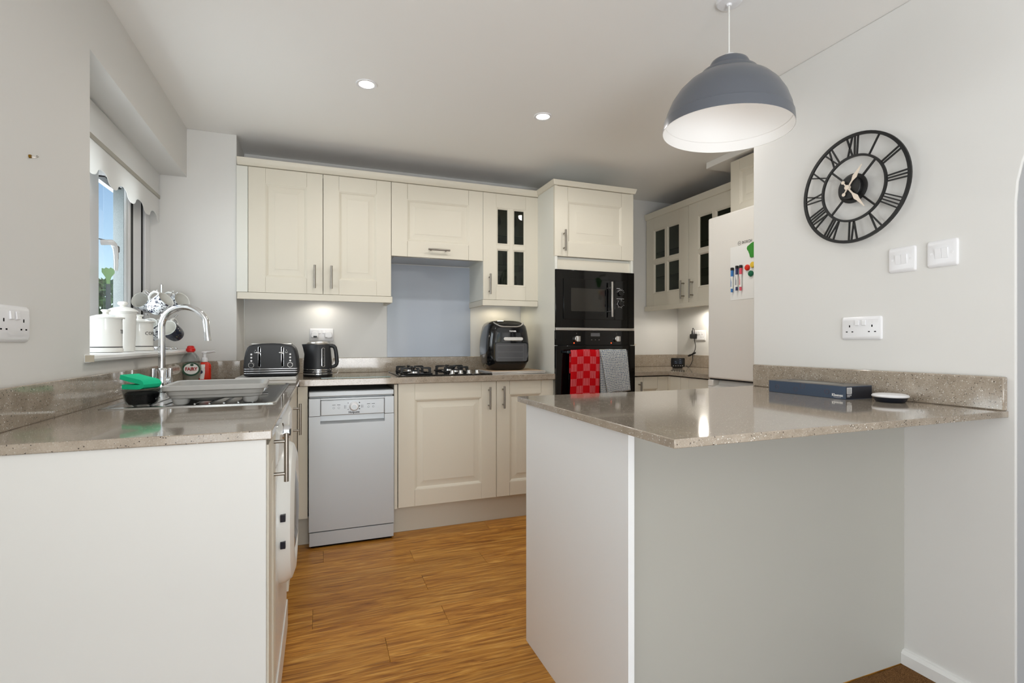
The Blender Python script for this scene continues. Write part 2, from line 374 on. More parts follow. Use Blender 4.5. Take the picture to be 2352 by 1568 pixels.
hd=G().tube([(a+.87,b-2.62,c-1.07) for a,b,c in hp],[.012,.012,.012,.011,.010,.008,.007,.0065],10).done('window_handle',UPVC,w1)
wp('lock_button',mat('lock_grey',(74,68,66),.4,.3),-.843,2.684,1.505,-.826,2.712,1.535,bev=.005)
wp('lock_button',MATS['lock_grey'],-.838,2.702,1.475,-.83,2.712,1.507,bev=.003)
# sill with rounded nose
prof=[(-.94,1.048),(-.672,1.048),(-.662,1.052),(-.659,1.060),(-.662,1.068),(-.670,1.0715),(-.94,1.072)]
sill=G(); sill.loft([[(x+.87,1.948-2.62,z-1.07) for x,z in prof if x>-.8 or True and True][0:0] or [(max(x,XL)+.87,1.948-2.62,z-1.07) for x,z in prof],[(max(x,XL)+.87,1.9877-2.62,z-1.07) for x,z in prof]])
sill.loft([[(x+.87,1.9877-2.62,z-1.07) for x,z in prof],[(x+.87,3.247-2.62,z-1.07) for x,z in prof]])
sill.done('window_sill',GLOSSWH,w1)
g=G().box(XL+.002+.87,1.9465-2.62,1.0495-1.07,-.66+.87,1.9482-2.62,1.0705-1.07); g.done('sill_end',mat('worn_sill_end',(176,166,148),.6),w1)
# roller blind
_t=NT(FABRIC); _o=_t.t.nodes['Material Output']; _m=_t.n('MixShader'); _m.inputs[0].default_value=.35; _tr=_t.n('BsdfTranslucent'); _tr.inputs[0].default_value=srgb(240,240,238); _t.l(_t.b.outputs[0],_m.inputs[1]); _t.l(_tr.outputs[0],_m.inputs[2]); _t.l(_m.outputs[0],_o.inputs[0])
bl=thing('roller_blind','white roller blind with scalloped hem half lowered in the window recess','blind',(-.81,2.62,2.03))
Ys=[1.995+(3.232-1.995)*i/120 for i in range(121)]
def hem(y):
    c=math.cos(2*PI*(y-2.475)/.222); s=(1 if c>=0 else -1)*abs(c)**.55
    return 1.774+.021*s
def yshift(y): return y
g=G(); g.loft([[(-.812+.81,y-2.62,2.03-2.03),(-.812+.81,y-2.62,1.9-2.03),(-.812+.81,y-2.62,hem(y)-2.03),(-.8105+.81,y-2.62,hem(y)-2.03),(-.8105+.81,y-2.62,1.9-2.03),(-.8105+.81,y-2.62,2.03-2.03)] for y in Ys]); g.done('fabric',FABRIC,bl)
G().box(-.003,1.995-2.62,-.147,.0045,3.236-2.62,-.127).done('hem_bar',mat('batten_pocket_shadow',(176,173,164),.8),bl,bev=.003)  # batten pocket; the slot's shadow is put into its grey colour
G().cyl((-.03,1.995-2.62,-.025),(-.03,3.236-2.62,-.025),.022,20).done('roller',FABRIC,bl)
G().box(-.055,3.234-2.62,-.06,.0,3.242-2.62,.0).done('bracket',WHPL,bl,bev=.003)
# outside
lw=G().box(-30,-10,-.6,-1.6,40,-.5).done('lawn',LAWN,kind='stuff'); tag(lw,'grass of the garden outside the window','lawn')
sh=thing('garden_shrub','leafy green garden shrub seen through the window','shrub',(-2.95,9.0,-.5))
g=G()
for i in range(2200):
    a=rnd.uniform(0,2*PI); rr=.9*math.sqrt(rnd.random()); z=rnd.uniform(.1,2.5); rr*=math.sqrt(max(.05,1-((z-1.15)/1.4)**2))
    p=Vector((rr*math.cos(a),rr*math.sin(a),z)); u=Vector((rnd.gauss(0,1),rnd.gauss(0,1),rnd.gauss(0,1))).normalized(); v=u.orthogonal().normalized(); L=rnd.uniform(.05,.1); W=L*.45
    q=[g.bm.verts.new(p+x) for x in (u*-L,v*W,u*L,v*-W)]; g.bm.faces.new(q)
o=g.done('foliage',LEAF,sh,smooth=False,kind='stuff')
G().cyl((0,0,0),(0,0,1.1),.05,8,.02).done('stem',mat('bark',(90,70,50),.9),sh)
tag(G().tube([(-6+.9*k,11.5+1.1*k-.02*k*k,3.42-.012*k*(6-k)) for k in range(-3,9)],.012,6).done('overhead_cable',BLACK),'thin overhead cable crossing the sky outside the window','cable')

# ------------------------------------------------------------------ joinery helpers
def handle(door,cx,cz,L=.136,vert=True,y=-.034,post=.5):
    g=G(); h=L/2; q=h-.021
    if vert:
        g.cyl((cx,y,cz-h),(cx,y,cz+h),.006,14)
        for s in (-1,1): g.cyl((cx,0,cz+s*q),(cx,y,cz+s*q),.0045,10)
    else:
        g.cyl((cx-h,y,cz),(cx+h,y,cz),.006,14)
        for s in (-1,1): g.cyl((cx+s*q,0,cz),(cx+s*q,y,cz),.0045,10)
    return g.done('handle',STEEL,door)
def rects(x0,z0,x1,z1,prof):
    return [[(x0+m,y,z0+m),(x1-m,y,z0+m),(x1-m,y,z1-m),(x0+m,y,z1-m)] for m,y in prof]
def door(par,x0,z0,x1,z1,m=.088,seam=.0004,glass=False,flat=False,y=0,mat_=None,field=.03):
    g=G(); t=.02; M_=mat_ or CREAM
    if flat: g.box(x0,y,z0,x1,y+t,z1); return g.done('door',M_,par,bev=.0015)
    def bb(a,b,c,d): g.loft(rects(a,b,c,d,[(0,y+t),(0,y+.0012),(.0012,y)]))
    bb(x0,z0,x0+m,z1); bb(x1-m,z0,x1,z1); bb(x0+m+seam,z0,x1-m-seam,z0+m); bb(x0+m+seam,z1-m,x1-m-seam,z1)
    if not glass:
        pr=[(m-.002,y+.006),(m-.001,y+.0004),(m+.003,y+.001),(m+.006,y+.0035),(m+.009,y+.0045),(m+.015,y+.0095),(m+.019,y+.0095),(m+.019+field,y+.0035),(m+.0195+field,y+.0022)]
        g.loft(rects(x0,z0,x1,z1,pr),cap0=False); return g.done('door',M_,par,ang=12)
    # glazed: muntin cross and mouldings
    mw=.046; xm=(x0+x1)/2; zm=(z0+z1)/2; op=[]
    i=.012
    bb(xm-mw/2+i,z0+m,xm+mw/2-i,z1-m); bb(x0+m,zm-mw/2+i,xm-mw/2+i,zm+mw/2-i); bb(xm+mw/2-i,zm-mw/2+i,x1-m,zm+mw/2-i)
    d=None
    for a,b in ((x0+m,xm-mw/2+i),(xm+mw/2-i,x1-m)):
        for c,e in ((z0+m,zm-mw/2+i),(zm+mw/2-i,z1-m)):
            g.loft(rects(a,c,b,e,[(-.001,y+.008),(-.0005,y+.0003),(.003,y-.001),(.006,y+.001),(.014,y+.008),(.014,y+.017)]),False,False); op.append((a+.012,c+.012,b-.012,e-.012))
    d=g.done('door',M_,par,ang=12)
    for a,c,b,e in op: BX('pane',PANE,d,a,y+.010,c,b,y+.013,e)
    return d
def carcass(par,x0,x1,y0,y1,z0,z1,m=None,open_front=True,open_top=False):
    m=m or CREAMLT; t=.018; g=G().box(x0,y0,z0,x0+t,y1,z1).box(x1-t,y0,z0,x1,y1,z1).box(x0+t,y0,z0,x1-t,y1,z0+t).box(x0+t,y1-.008,z0+t,x1-t,y1,z1)
    if not open_top: g.box(x0+t,y0,z1-t,x1-t,y1-.008,z1)
    if z1>2: BX('top_cover',TOPDARK,par,x0,y0,z1,x1,y1,z1+.003)  # added unseen dark cover, soaks up light bouncing into the ceiling gap
    return g.done('carcass',m,par)

# ------------------------------------------------------------------ back run: wall units
YW=3.2285; XW=-.3816
wu=thing('wall_cabinet','cream double door wall cabinet with two raised panels above the toaster and kettle','cabinet',(XW,YW,0))
carcass(wu,.001,.799,.021,.33,1.3974,2.112)
for k in (0,1):
    d=door(wu,.4*k+.0015,1.3974,.4*k+.3985,2.1123); handle(d,(.354,.447)[k],1.497)
BX('filler_panel',CREAMLT,wu,-.0585,.002,1.3974,-.001,.02,2.1123,bev=.001)
ex=thing('extractor_cabinet','short cream lift-up cabinet with horizontal handle above the blue splashback','cabinet',(XW+.8,YW,0))
carcass(ex,.001,.599,.021,.33,1.655,2.112)
d=door(ex,.0015,1.652,.5985,2.1123,m=.098,seam=.0012); handle(d,.297,1.702,.14,False)
G().box(.02,.04,1.6525,.58,.32,1.6548).done('hood_underside',SATIN,ex,bev=.002)
gu=thing('glazed_wall_cabinet','cream wall cabinet with a four pane glass door above the air fryer','cabinet',(XW+1.4,YW,0))
carcass(gu,.001,.399,.021,.33,1.3974,2.112)
d=door(gu,.0015,1.3974,.3985,2.1123,m=.0905,glass=True); handle(d,.042,1.4985)
BX('shelf',SHELFG,gu,.02,.04,1.835,.38,.318,1.841); BX('shelf',SHELFG,gu,.02,.04,1.637,.38,.318,1.643)
BX('side_panel',CREAMLT,gu,-.0005,.002,1.3974,.0005,.33,2.1123)
# cornice and pelmets
co=thing('cornice','cream cornice strip along the tops of the back wall cabinets','trim',(XW,YW,2.11))
G().sweep([(-.02,.005),(.006,.005),(.010,.008),(.020,.030),(.022,.044),(-.02,.044)],[(-.054,-.002),(1.794,-.002)]).done('moulding',CREAM,co)
p1=thing('light_pelmet','cream light pelmet under the double wall cabinet','trim',(XW,YW,1.357))
G().sweep([(-.016,0),(.004,0),(.004,.038),(-.016,.038)],[(-.055,0),(.802,0),(.802,.31)]).done('pelmet_strip',CREAM,p1,bev=.0015)
p2=thing('light_pelmet','cream light pelmet under the glazed cabinet above the air fryer','trim',(XW+1.4,YW,1.357))
G().sweep([(-.016,0),(.004,0),(.004,.038),(-.016,.038)],[(.0,.33),(.0,0),(.396,0)]).done('pelmet_strip',CREAM,p2,bev=.0015)
# ------------------------------------------------------------------ tall oven unit
YT=2.9543; XT=1.4147
tu=thing('oven_housing','tall cream oven housing with a panelled top cupboard door','cabinet',(XT,YT,0))
BX('side_panel',CREAMLT,tu,.002,.004,0,.02,.6,2.126); BX('side_panel',CREAMLT,tu,.577,.004,0,.595,.6,2.126)
BX('top_board',CREAMLT,tu,.02,.021,2.108,.577,.6,2.126); BX('back_board',CREAMLT,tu,.02,.59,.1,.577,.6,2.108)
BX('shelf_board',CREAMLT,tu,.02,.03,1.652,.577,.59,1.668); BX('shelf_board',CREAMLT,tu,.02,.03,1.188,.577,.59,1.204); BX('shelf_board',CREAMLT,tu,.02,.03,.56,.577,.59,.576)
BX('infill_panel',CREAM,tu,.02,.022,1.575,.577,.04,1.652)
d=door(tu,.0,1.6686,.595,2.121,m=.093,seam=.0012,field=.045); handle(d,.0625,1.767)
d=door(tu,.0,.155,.595,.57,m=.093); handle(d,.3,.50,.14,False)
BX('plinth',PLINTH,tu,.002,.05,0,.593,.068,.15)
ct=thing('cornice','cream cornice around the top of the oven housing','trim',(XT,YT,2.124))
G().sweep([(-.02,0),(.006,0),(.010,.003),(.016,.022),(.018,.032),(-.02,.032)],[(0,.27),(0,0),(.595,0),(.595,.6)]).done('moulding',CREAM,ct)
# microwave
mw=thing('microwave','black built-in microwave with vertical silver handle and two dials','microwave',(XT,2.944,1.206))
BX('body',BLACK,mw,.025,.012,.0,.57,.4,.37); BX('trim_frame',BLKGL,mw,0,0,0,.595,.012,.376,bev=.002)
d=BX('door',BLKGL,mw,.055,-.007,.055,.436,0,.318,bev=.0015); BX('window',mat('microwave_window',(46,44,40),.06),d,.108,-.0085,.107,.360,-.006,.257,bev=.0005)
g=G().box(.390,-.045,.072,.402,-.035,.306)
for z in (.11,.268): g.box(.392,-.036,z-.005,.400,-.006,z+.005)
g.done('handle',SATIN,d,bev=.002)
cpn=BX('control_panel',BLKGL,mw,.437,-.007,.055,.529,0,.318,bev=.0015)
for k,z in enumerate((.233,.164)):
    c=.481; G().cyl((c,-.007,z),(c,-.022,z),.018,24).done('dial',BLACK,cpn,bev=.002)
    g=G(); a0=R(20) if k==0 else R(-225); a1=R(160) if k==0 else R(80); pts=[(c+.0225*math.cos(a0+(a1-a0)*i/24),-.0078,z+.0225*math.sin(a0+(a1-a0)*i/24)) for i in range(25)]
    g.tube(pts,.0007,5)
    for i in range(0,25,4):
        a=a0+(a1-a0)*i/24; g.tube([(c+.025*math.cos(a),-.0078,z+.025*math.sin(a)),(c+.031*math.cos(a),-.0078,z+.031*math.sin(a))],.0008,5)
    for i in range(4 if k==0 else 9): 
        x=c-.03+.0065*i; g.box(x,-.0078,z+.032,x+.004,-.007,z+.0345)
    g.done('dial_marking',WHINK,cpn,smooth=False)
# oven
ov=thing('oven','black built-in oven with two silver knobs and orange lights','oven',(XT,2.944,.58))
BX('body',BLACK,ov,.025,.012,0,.57,.55,.62); BX('silver_trim',SATIN,ov,.002,-.004,.608,.594,.012,.6255,bev=.002)
cpn=BX('control_panel',BLKGL,ov,-.002,-.004,.512,.594,.012,.608,bev=.0015)
for x in (.150,.452):
    k=G(); k.cyl((x,-.004,.553),(x,-.024,.553),.020,28); k=k.done('knob',SATIN,cpn,bev=.003); BX('knob_grip',SATIN,k,x-.003,-.030,.535,x+.016,-.022,.571,bev=.002)
BX('display',DISPL,cpn,.255,-.0055,.570,.323,-.0038,.592)
for x,z in ((.131,.526),(.410,.526),(.477,.553)): G().cyl((x,-.0038,z),(x,-.0065,z),.004,10).done('indicator_light',ORANGE,cpn)
g=G()
for x in (.262,.290,.318): g.box(x-.003,-.0046,.545,x+.003,-.0039,.549)
for x in (.150,.452): g.box(x-.0008,-.0046,.582,x+.0008,-.0039,.592)
g.done('panel_marking',GRYINK,cpn,smooth=False,kind='stuff')
d=BX('door',BLKGL,ov,-.002,-.010,.005,.594,.012,.508,bev=.0015)
BX('window',mat('oven_window',(12,11,10),.04),d,.09,-.0112,.08,.505,-.0095,.36,bev=.0004)
g=G().box(.055,-.060,.459,.505,-.048,.477)
for x in (.065,.49): g.box(x-.006,-.05,.461,x+.006,-.009,.475)
g.done('handle',mat('dark_steel',(70,78,84),.3,1),d,bev=.003)
# towels
def cloth(name,m,par,front,back,thick=.004,ny=26,nx=18,seedp=0):
    """front: function (u,v)->(x,y,z); v from 0 at the rail to 1 at the hem"""
    bm=bmesh.new(); uvl=bm.loops.layers.uv.new('UVMap'); P=[]
    for j in range(-ny//2,ny+1):
        row=[]
        for i in range(nx+1):
            u=i/nx; v=j/ny
            row.append((bm.verts.new(front(u,v) if v>=0 else back(u,-v)),u,v))
        P.append(row)
    W,H=.21,.36
    for a,b in zip(P,P[1:]):
        for i in range(nx):
            q=(a[i],a[i+1],b[i+1],b[i]); f=bm.faces.new([k[0] for k in q])
            for l,k in zip(f.loops,q): l[uvl].uv=(k[1]*W,(1-k[2])*H)
    me=bpy.data.meshes.new(name); bm.to_mesh(me); bm.free(); o=link(name,me,m,par)
    s=o.modifiers.new('solid','SOLIDIFY'); s.thickness=thick; s.offset=0; return o
t1=thing('tea_towel','red chequered tea towel hanging on the oven handle','towel',(1.595,2.89,1.062))
def lip(v,s): return (1-math.exp(-v*18))*s
cloth('cloth',TRED,t1,lambda u,v:(-.103+.207*u-.014*v*(1-.3*u),-.006-lip(v,.011)-.004*math.sin(u*9+v*3)*v-.010*(u>.9)*v, -.37*v+.004*(1-math.exp(-v*30))*0-.002*math.cos(u*6)),
      lambda u,v:(-.103+.207*u,.002+lip(v,.009),-.6*v*.5))
cloth('folded_edge',TRED,t1,lambda u,v:(.088+.018*u-.014*v,-.003-lip(v,.006)+.004*u,-.365*v),lambda u,v:(.088+.018*u,.003+lip(v,.006),-.3*v),nx=4)
t2=thing('tea_towel','blue grey tea towel with cream grid lines hanging on the oven handle','towel',(1.80,2.89,1.062))
cloth('cloth',TBLUE,t2,lambda u,v:(-.098+.20*u+v*(.052*(1-u)+.024*u),-.009-lip(v,.013)-.005*math.sin(u*7+1)*v,-(.285-.015*u)*v-.002*math.cos(u*9)),
      lambda u,v:(-.098+.20*u,.002+lip(v,.009),-.25*v))
cloth('under_layer',TBLUE,t2,lambda u,v:(-.098+.17*u+v*.006,-.002-lip(v,.006),-.300*v),lambda u,v:(-.095+.17*u,.002+lip(v,.006),-.2*v),nx=10)
G().tube([(.1,.012,-.027+.0),(.1,.012,-.027)],.001).bm.free()

# ------------------------------------------------------------------ back run: base units
YBF=2.9666
XA=.4219
hb=thing('base_cabinet','cream base cabinet with one large panelled door under the hob','cabinet',(XA,YBF,0))
carcass(hb,.001,.599,.021,.58,.150,.868)
d=door(hb,.0015,.1544,.5985,.8709,m=.095,field=.03); handle(d,.5495,.770)
BX('end_strip',CREAM,hb,-.0215,.0,.150,-.0035,.58,.868,bev=.001)
bb_=thing('base_cabinet','narrower cream base cabinet under the air fryer, half hidden by the peninsula','cabinet',(XA+.6,YBF,0))
carcass(bb_,.001,.389,.021,.58,.150,.868)
d=door(bb_,.0015,.1544,.3885,.8709,m=.085,seam=.0012); handle(d,.0414,.772)
pl=thing('plinth','pale cream plinth board under the back base cabinets','plinth',(XA,3.012,0))
BX('board',PLINTH,pl,-.02,0,.0,.99,.018,.149,bev=.001)
# dishwasher
XD=-.0546; YD=2.9259
dw=thing('dishwasher','slim silver grey dishwasher with a central dial under the worktop','dishwasher',(XD,YD,0))
BX('body',SILVER,dw,.004,.03,.012,.444,.58,.812); BX('top_lid',SILVER,dw,0,0,.8155,.448,.58,.8428,bev=.004)
fp=G(); fp.box(0,0,.7115,.0575,.03,.807); fp.box(.3965,0,.7115,.448,.03,.807); fp.box(.0575,0,.7975,.3965,.03,.807); fp=fp.done('fascia',SILVER,dw,bev=.0012)
cpn=BX('control_panel',SILVER,dw,.059,-.004,.713,.395,.03,.7965,bev=.004)
kn=G().lathe([(.026,0),(.0245,.006),(.0215,.010),(.020,.026),(.0175,.029),(0,.029)],28,(.2315,-.004,.759),(0,-1,0)).done('dial',WHPL,cpn)
G().cyl((.2315,-.033,.757),(.2315,-.0345,.757),.0135,24).done('dial_face',SILVER,kn)
g=G()
for x in (.118,.143,.300,.326): g.box(x,-.0048,.7685,x+.017,-.004,.7705)
for x in (.120,.146,.303,.328): g.tube([(x+.006+.005*math.cos(a),-.0044,.753+.005*math.sin(a)) for a in [2*PI*k/8 for k in range(8)]],.0005,4,closed=True)
for x in (.180,.270):
    for z in (.762,.756,.750): g.box(x,-.0048,z,x+.006,-.004,z+.002); g.box(x+.009,-.0048,z,x+.011,-.004,z+.002)
for z in (.776,.757,.741): g.box(.257,-.0048,z,.263,-.004,z+.005)
for z in (.776,.741): g.box(.198,-.0048,z,.203,-.004,z+.003)
g.done('panel_marking',BLKINK,cpn,smooth=False,kind='stuff')
text('brand_lettering','Hotpoint',.0165,BLKINK,cpn,FRONT(.2315,-.0042,.7265),bold=.0005,sx=.95)
dd=G().box(0,0,.668,.0575,.03,.7095).box(.3965,0,.668,.448,.03,.7095).box(0,0,.0905,.448,.03,.668)
dd.prism([(0.0,.668),(.03,.668),(.03,.7095),(.022,.7095),(.020,.682),(.004,.669)],'x',.0575,.3965); bmesh.ops.remove_doubles(dd.bm,verts=dd.bm.verts[:],dist=.0002); dd=dd.done('door',SILVER,dw)
BX('kick_panel',SILVER,dw,.001,.002,.012,.447,.03,.085,bev=.002); BX('dark_base',BLKGAP,dw,.01,.02,.0,.438,.5,.014)

# ------------------------------------------------------------------ left run
XF=-.112
nb=thing('base_cabinet','narrow cream cabinet at the near end of the sink run with a white end panel','cabinet',(XF,1.297,0),R(90))
BX('end_panel',mat('end_board_white',(214,213,209),.42,spec=.35),nb,0,.004,0,.018,.5725,.8865,bev=.0008)
carcass(nb,.019,.215,.021,.55,.150,.868,open_top=True)
d=door(nb,.0195,.1544,.2155,.8709,m=.060,field=.012); handle(d,.1625,.8085,.127,y=-.030)
BX('plinth',PLINTH,nb,.019,.045,0,.215,.06,.149)
wm=thing('washing_machine','white washing machine with bulging round door under the drainer','washing machine',(XF,1.522,0),R(90))
BX('body',WHENAM,wm,0,.006,.012,.596,.55,.876,bev=.006)
fa=G().prism([(.0,.765),(.006,.765),(.006,.876),(-.002,.876),(-.010,.86),(-.006,.78)],'x',.0,.596).done('fascia',WHENAM,wm,bev=.003)
G().lathe([(.028,0),(.028,.004),(.0235,.006),(.022,.021),(.0,.022)],28,(.150,-.006,.840),(0,-1,0)).done('dial',CHROME,fa)
BX('dial_face',BLACK,fa,.134,-.0305,.832,.166,-.0275,.848,bev=.001)
BX('detergent_drawer',WHENAM,fa,.42,-.013,.785,.58,-.006,.86,bev=.003)
dr=G().lathe([(.225,0),(.224,.018),(.212,.036),(.185,.046),(.160,.046),(.150,.040),(.148,.030)],48,(.315,.006,.56),(0,-1,0)).done('porthole_door',WHENAM,wm)
G().lathe([(.150,.034),(.125,.042),(.08,.050),(0,.053)],48,(.315,.006,.56),(0,-1,0)).done('porthole_glass',mat('porthole_glass',(92,94,96),.08,coat=.3),dr)
for z in (.6,.522): BX('hinge_tab',mat('navy_tab',(10,10,28),.3),dr,.086,-.019,z-.010,.105,-.005,z+.010,bev=.001)
for x in (.05,.54): G().cyl((x,.04,0),(x,.04,.016),.018,12).done('foot',BLACK,wm)
BX('kick_strip',WHENAM,wm,.0,.002,.03,.596,.012,.13,bev=.002)
cb=thing('base_cabinet','cream corner cabinet with a bar handle beside the washing machine','cabinet',(XF,2.125,0),R(90))
carcass(cb,.001,.375,.021,.55,.150,.70,open_top=True)
d=door(cb,.0015,.1544,.3755,.8709,m=.075,field=.018); handle(d,.348,.7640,.140,y=-.030)
BX('blind_panel',CREAM,cb,.377,.002,.1544,.842,.02,.8709,bev=.001)
BX('plinth',PLINTH,cb,.0,.045,0,.845,.06,.149)
cf=thing('corner_filler','cream corner filler panel left of the slim dishwasher','panel',(-.112,YBF,0))
BX('panel',CREAM,cf,.001,.0,.1544,.051,.02,.8709,bev=.001); BX('plinth',PLINTH,cf,-.05,.045,0,.055,.06,.149)

# worktops
ZW=.909
def slab(cells,xs,ys,z0,z1,name,par,off,bev=.0025,m=None):
    bm=bmesh.new(); V={}
    def v(i,j,z):
        if (i,j,z) not in V: V[(i,j,z)]=bm.verts.new((xs[i]-off[0],ys[j]-off[1],z-off[2]))
        return V[(i,j,z)]
    S=set(cells)
    for i,j in S:
        bm.faces.new((v(i,j,z1),v(i+1,j,z1),v(i+1,j+1,z1),v(i,j+1,z1))); bm.faces.new((v(i,j+1,z0),v(i+1,j+1,z0),v(i+1,j,z0),v(i,j,z0)))
        for di,dj,a,b in ((-1,0,(0,1),(0,0)),(1,0,(1,0),(1,1)),(0,-1,(0,0),(1,0)),(0,1,(1,1),(0,1))):
            if (i+di,j+dj) not in S: p=(i+a[0],j+a[1]); q=(i+b[0],j+b[1]); bm.faces.new((v(*p,z0),v(*q,z0),v(*q,z1),v(*p,z1)))
    me=bpy.data.meshes.new(name); bm.to_mesh(me); bm.free(); return link(name,me,m or QUARTZ,par,bev=bev)
wt=thing('worktop','speckled taupe quartz worktop running from the sink round to the oven housing','worktop',(XL,1.289,ZW))
xs=[XL,-.605,-.4413,-.157,-.1028,.45,.99,1.4147]; ys=[1.289,1.872,2.665,2.945,3.02,3.248,3.47,YB]
cells=[(i,j) for i in range(4) for j in range(5)]
cells=[c for c in cells if c not in ((1,1),(2,1))]+[(i,j) for i in range(2,7) for j in range(5,7)]+[(i,j) for i in range(4,7) for j in (3,4)]
slab(sorted(set(cells)),xs,ys,ZW-.0215,ZW,'top',wt,(XL,1.289,ZW))
BX('front_edge',QUARTZ,wt,-.1028-XL,2.9448-1.289,-.036,1.4147-XL,2.985-1.289,-.0005,bev=.002)
def ups(*d): return BX('upstand',QUARTZ,wt,d[0]-XL,d[1]-1.289,0.0,d[2]-XL,d[3]-1.289,.0985,bev=.0025)
ups(XL+.0005,1.289,XL+.0205,3.2475); ups(XL+.0205,3.2275,-.4205,3.2475); ups(-.4408,3.2475,-.4208,3.5595); ups(-.4208,3.5395,1.4140,3.5595)
# sink
sk_=thing('sink','stainless steel inset sink with drainer','sink',(-.378,2.268,ZW))
g=G(); g.loft([rrz for rrz in ([[(x,y,z) for x,y in rrect(w_,d_,r_)] for w_,d_,r_,z in ((.484,.846,.012,.0),(.484,.846,.012,.003),(.474,.836,.010,.005),(.462,.824,.010,.004),(.452,.814,.010,.001))])],False,False); g.done('rim',STAIN,sk_)
# drainer and bowl share one sheet
g=G(); bx0,bx1,by0,by1=-.16,.16,.02,.36
def ringz(P,z): return [(x,y,z) for x,y in P]
outer=rrect(.453,.815,.010,4); bowl=rrect(bx1-bx0,by1-by0,.06,4,(bx0+bx1)/2,(by0+by1)/2)
g.loft([ringz(outer,.0012),ringz(bowl,-.002),ringz(rrect(.31,.33,.06,4,0,.19),-.012),ringz(rrect(.27,.29,.07,4,0,.19),-.15),ringz(rrect(.08,.08,.04,4,0,.19),-.158)],False,True); g.done('bowl',STAIN,sk_)
g=G()
for k in range(9): g.tube([(-.17+.042*k,-.36,.001),(-.17+.042*k,-.08,.0005)],.004,6,flat=.6)
g.done('drainer_ribs',STAIN,sk_)
G().lathe([(.038,0),(.038,.004),(.030,.006),(.012,.003),(0,.003)],24,(0,.19,-.158)).done('waste',CHROME,sk_)
g=G().box(.13,-.10,.002,.19,-.05,.004); g.done('overflow_plate',CHROME,sk_,bev=.002)
# tap
tp=thing('mixer_tap','chrome swan neck mixer tap with two levers at the sink','tap',(-.600,2.43,ZW+.003))
G().lathe([(.027,0),(.027,.006),(.020,.010),(.020,.085),(.017,.092),(.014,.095)],28,cap1=True).done('tap_body',CHROME,tp)
top=.275; rr=.082
pts=[(0,0,.09),(0,0,.15),(0,0,top)]+[(rr-rr*math.cos(a),0,top+rr*math.sin(a)) for a in [PI*k/16 for k in range(1,17)]]
pts=[(0,0,.09),(0,0,.14),(0,0,.20),(0,0,.245)]+[(rr-rr*math.cos(a),-.01*(1-math.cos(a)),.262+rr*math.sin(a)) for a in [R(8)*k for k in range(0,21)]]
pts.append((pts[-1][0]+.006,pts[-1][1],.222))
g=G().tube(pts,.0125,18); g.cyl(pts[-1],(pts[-1][0]+.002,pts[-1][1],.205),.0135,18); g.done('spout',CHROME,tp)
for sgn in (-1,1):
    g=G(); g.cyl((0,sgn*.0,.045),(sgn*.030,0,.045),.012,18); g.cyl((sgn*.030,0,.030),(sgn*.030,0,.094),.008,16); g.done('lever',CHROME,tp,bev=.0015)
# sponge bowl
sb=thing('scourer_bowl','clear plastic bowl holding a black scourer on the drainer','bowl',(-.529,1.925,ZW+.0035))
G().lathe([(0,.001),(.038,.001),(.043,.006),(.052,.050),(.054,.052),(.0515,.0505),(.0415,.008),(.037,.0035),(0,.0035)],36).done('bowl',CLEARPL,sb)
G().lathe([(0,.004),(.034,.004),(.041,.014),(.046,.036),(.038,.042),(.02,.043),(0,.041)],24).done('scourer',grained(mat('black_scourer',(16,16,16),.9),300,.9,.003),sb)
sp=thing('sponge','folded green cleaning sponge resting on the scourer bowl','sponge',(-.531,1.922,ZW+.0545),R(-32)); sp.scale=(.84,.88,1)
def rib(path,t):
    a=[];b=[]
    for i,p in enumerate(path):
        p=Vector(p); d=(Vector(path[min(i+1,len(path)-1)])-Vector(path[max(i-1,0)])).normalized(); n=Vector((-d.y,d.x)); a.append(p+n*t/2); b.append(p-n*t/2)
    return [tuple(x) for x in a]+[tuple(x) for x in b[::-1]]
fold=[(-.044,.008),(0,.0075),(.028,.008),(.038,.0095),(.0445,.0125),(.0465,.0165),(.0445,.0205),(.038,.0235),(.028,.0255),(-.01,.031),(-.052,.039)]
G().prism(rib(fold,.0145),'y',-.036,.036).done('sponge_body',grained(GREENSP,260,.35,.002),sp,bev=.003)
# dish drainer tray
dt=thing('dish_drainer','grey collapsible dish drainer tray standing on the sink drainer','dish rack',(-.322,2.0,ZW+.0035),R(3))
W,D=.298,.275
def rr_(w_,d_,z,r=.03): return [(x,y,z) for x,y in rrect(w_,d_,r,5)]
g=G(); g.loft([rr_(W-.06,D-.06,.016),rr_(W-.035,D-.035,.020),rr_(W-.030,D-.030,.030),rr_(W-.024,D-.024,.030),rr_(W-.018,D-.018,.044),rr_(W,D,.046),rr_(W,D,.060),rr_(W-.008,D-.008,.062),rr_(W-.026,D-.026,.060),rr_(W-.032,D-.032,.038),rr_(W-.05,D-.05,.022)]); g.done('tray',GREYPL,dt,bev=.001)
for sx in (-1,1):
    for sy in (-1,1):
        x,y=sx*(W/2-.05),sy*(D/2-.042); g=G(); g.loft([[(a+x,b+y,z) for a,b in rrect(w_,.04,.014)] for w_,z in ((.036,0),(.044,.006),(.050,.019))]); g.done('foot',GREYPL,dt)
G().lathe([(.0,.003),(.03,.005),(.06,.014),(.065,.018)],28,(-.03,-.05,0)).done('drain_bulge',GREYPL,dt)
for k in range(7): x=-.09+.03*k; G().tube([(x,-.08,.022),(x,-.08,.05),(x,-.076,.052)],.0025,6).done('plate_prong',GREYPL,dt)
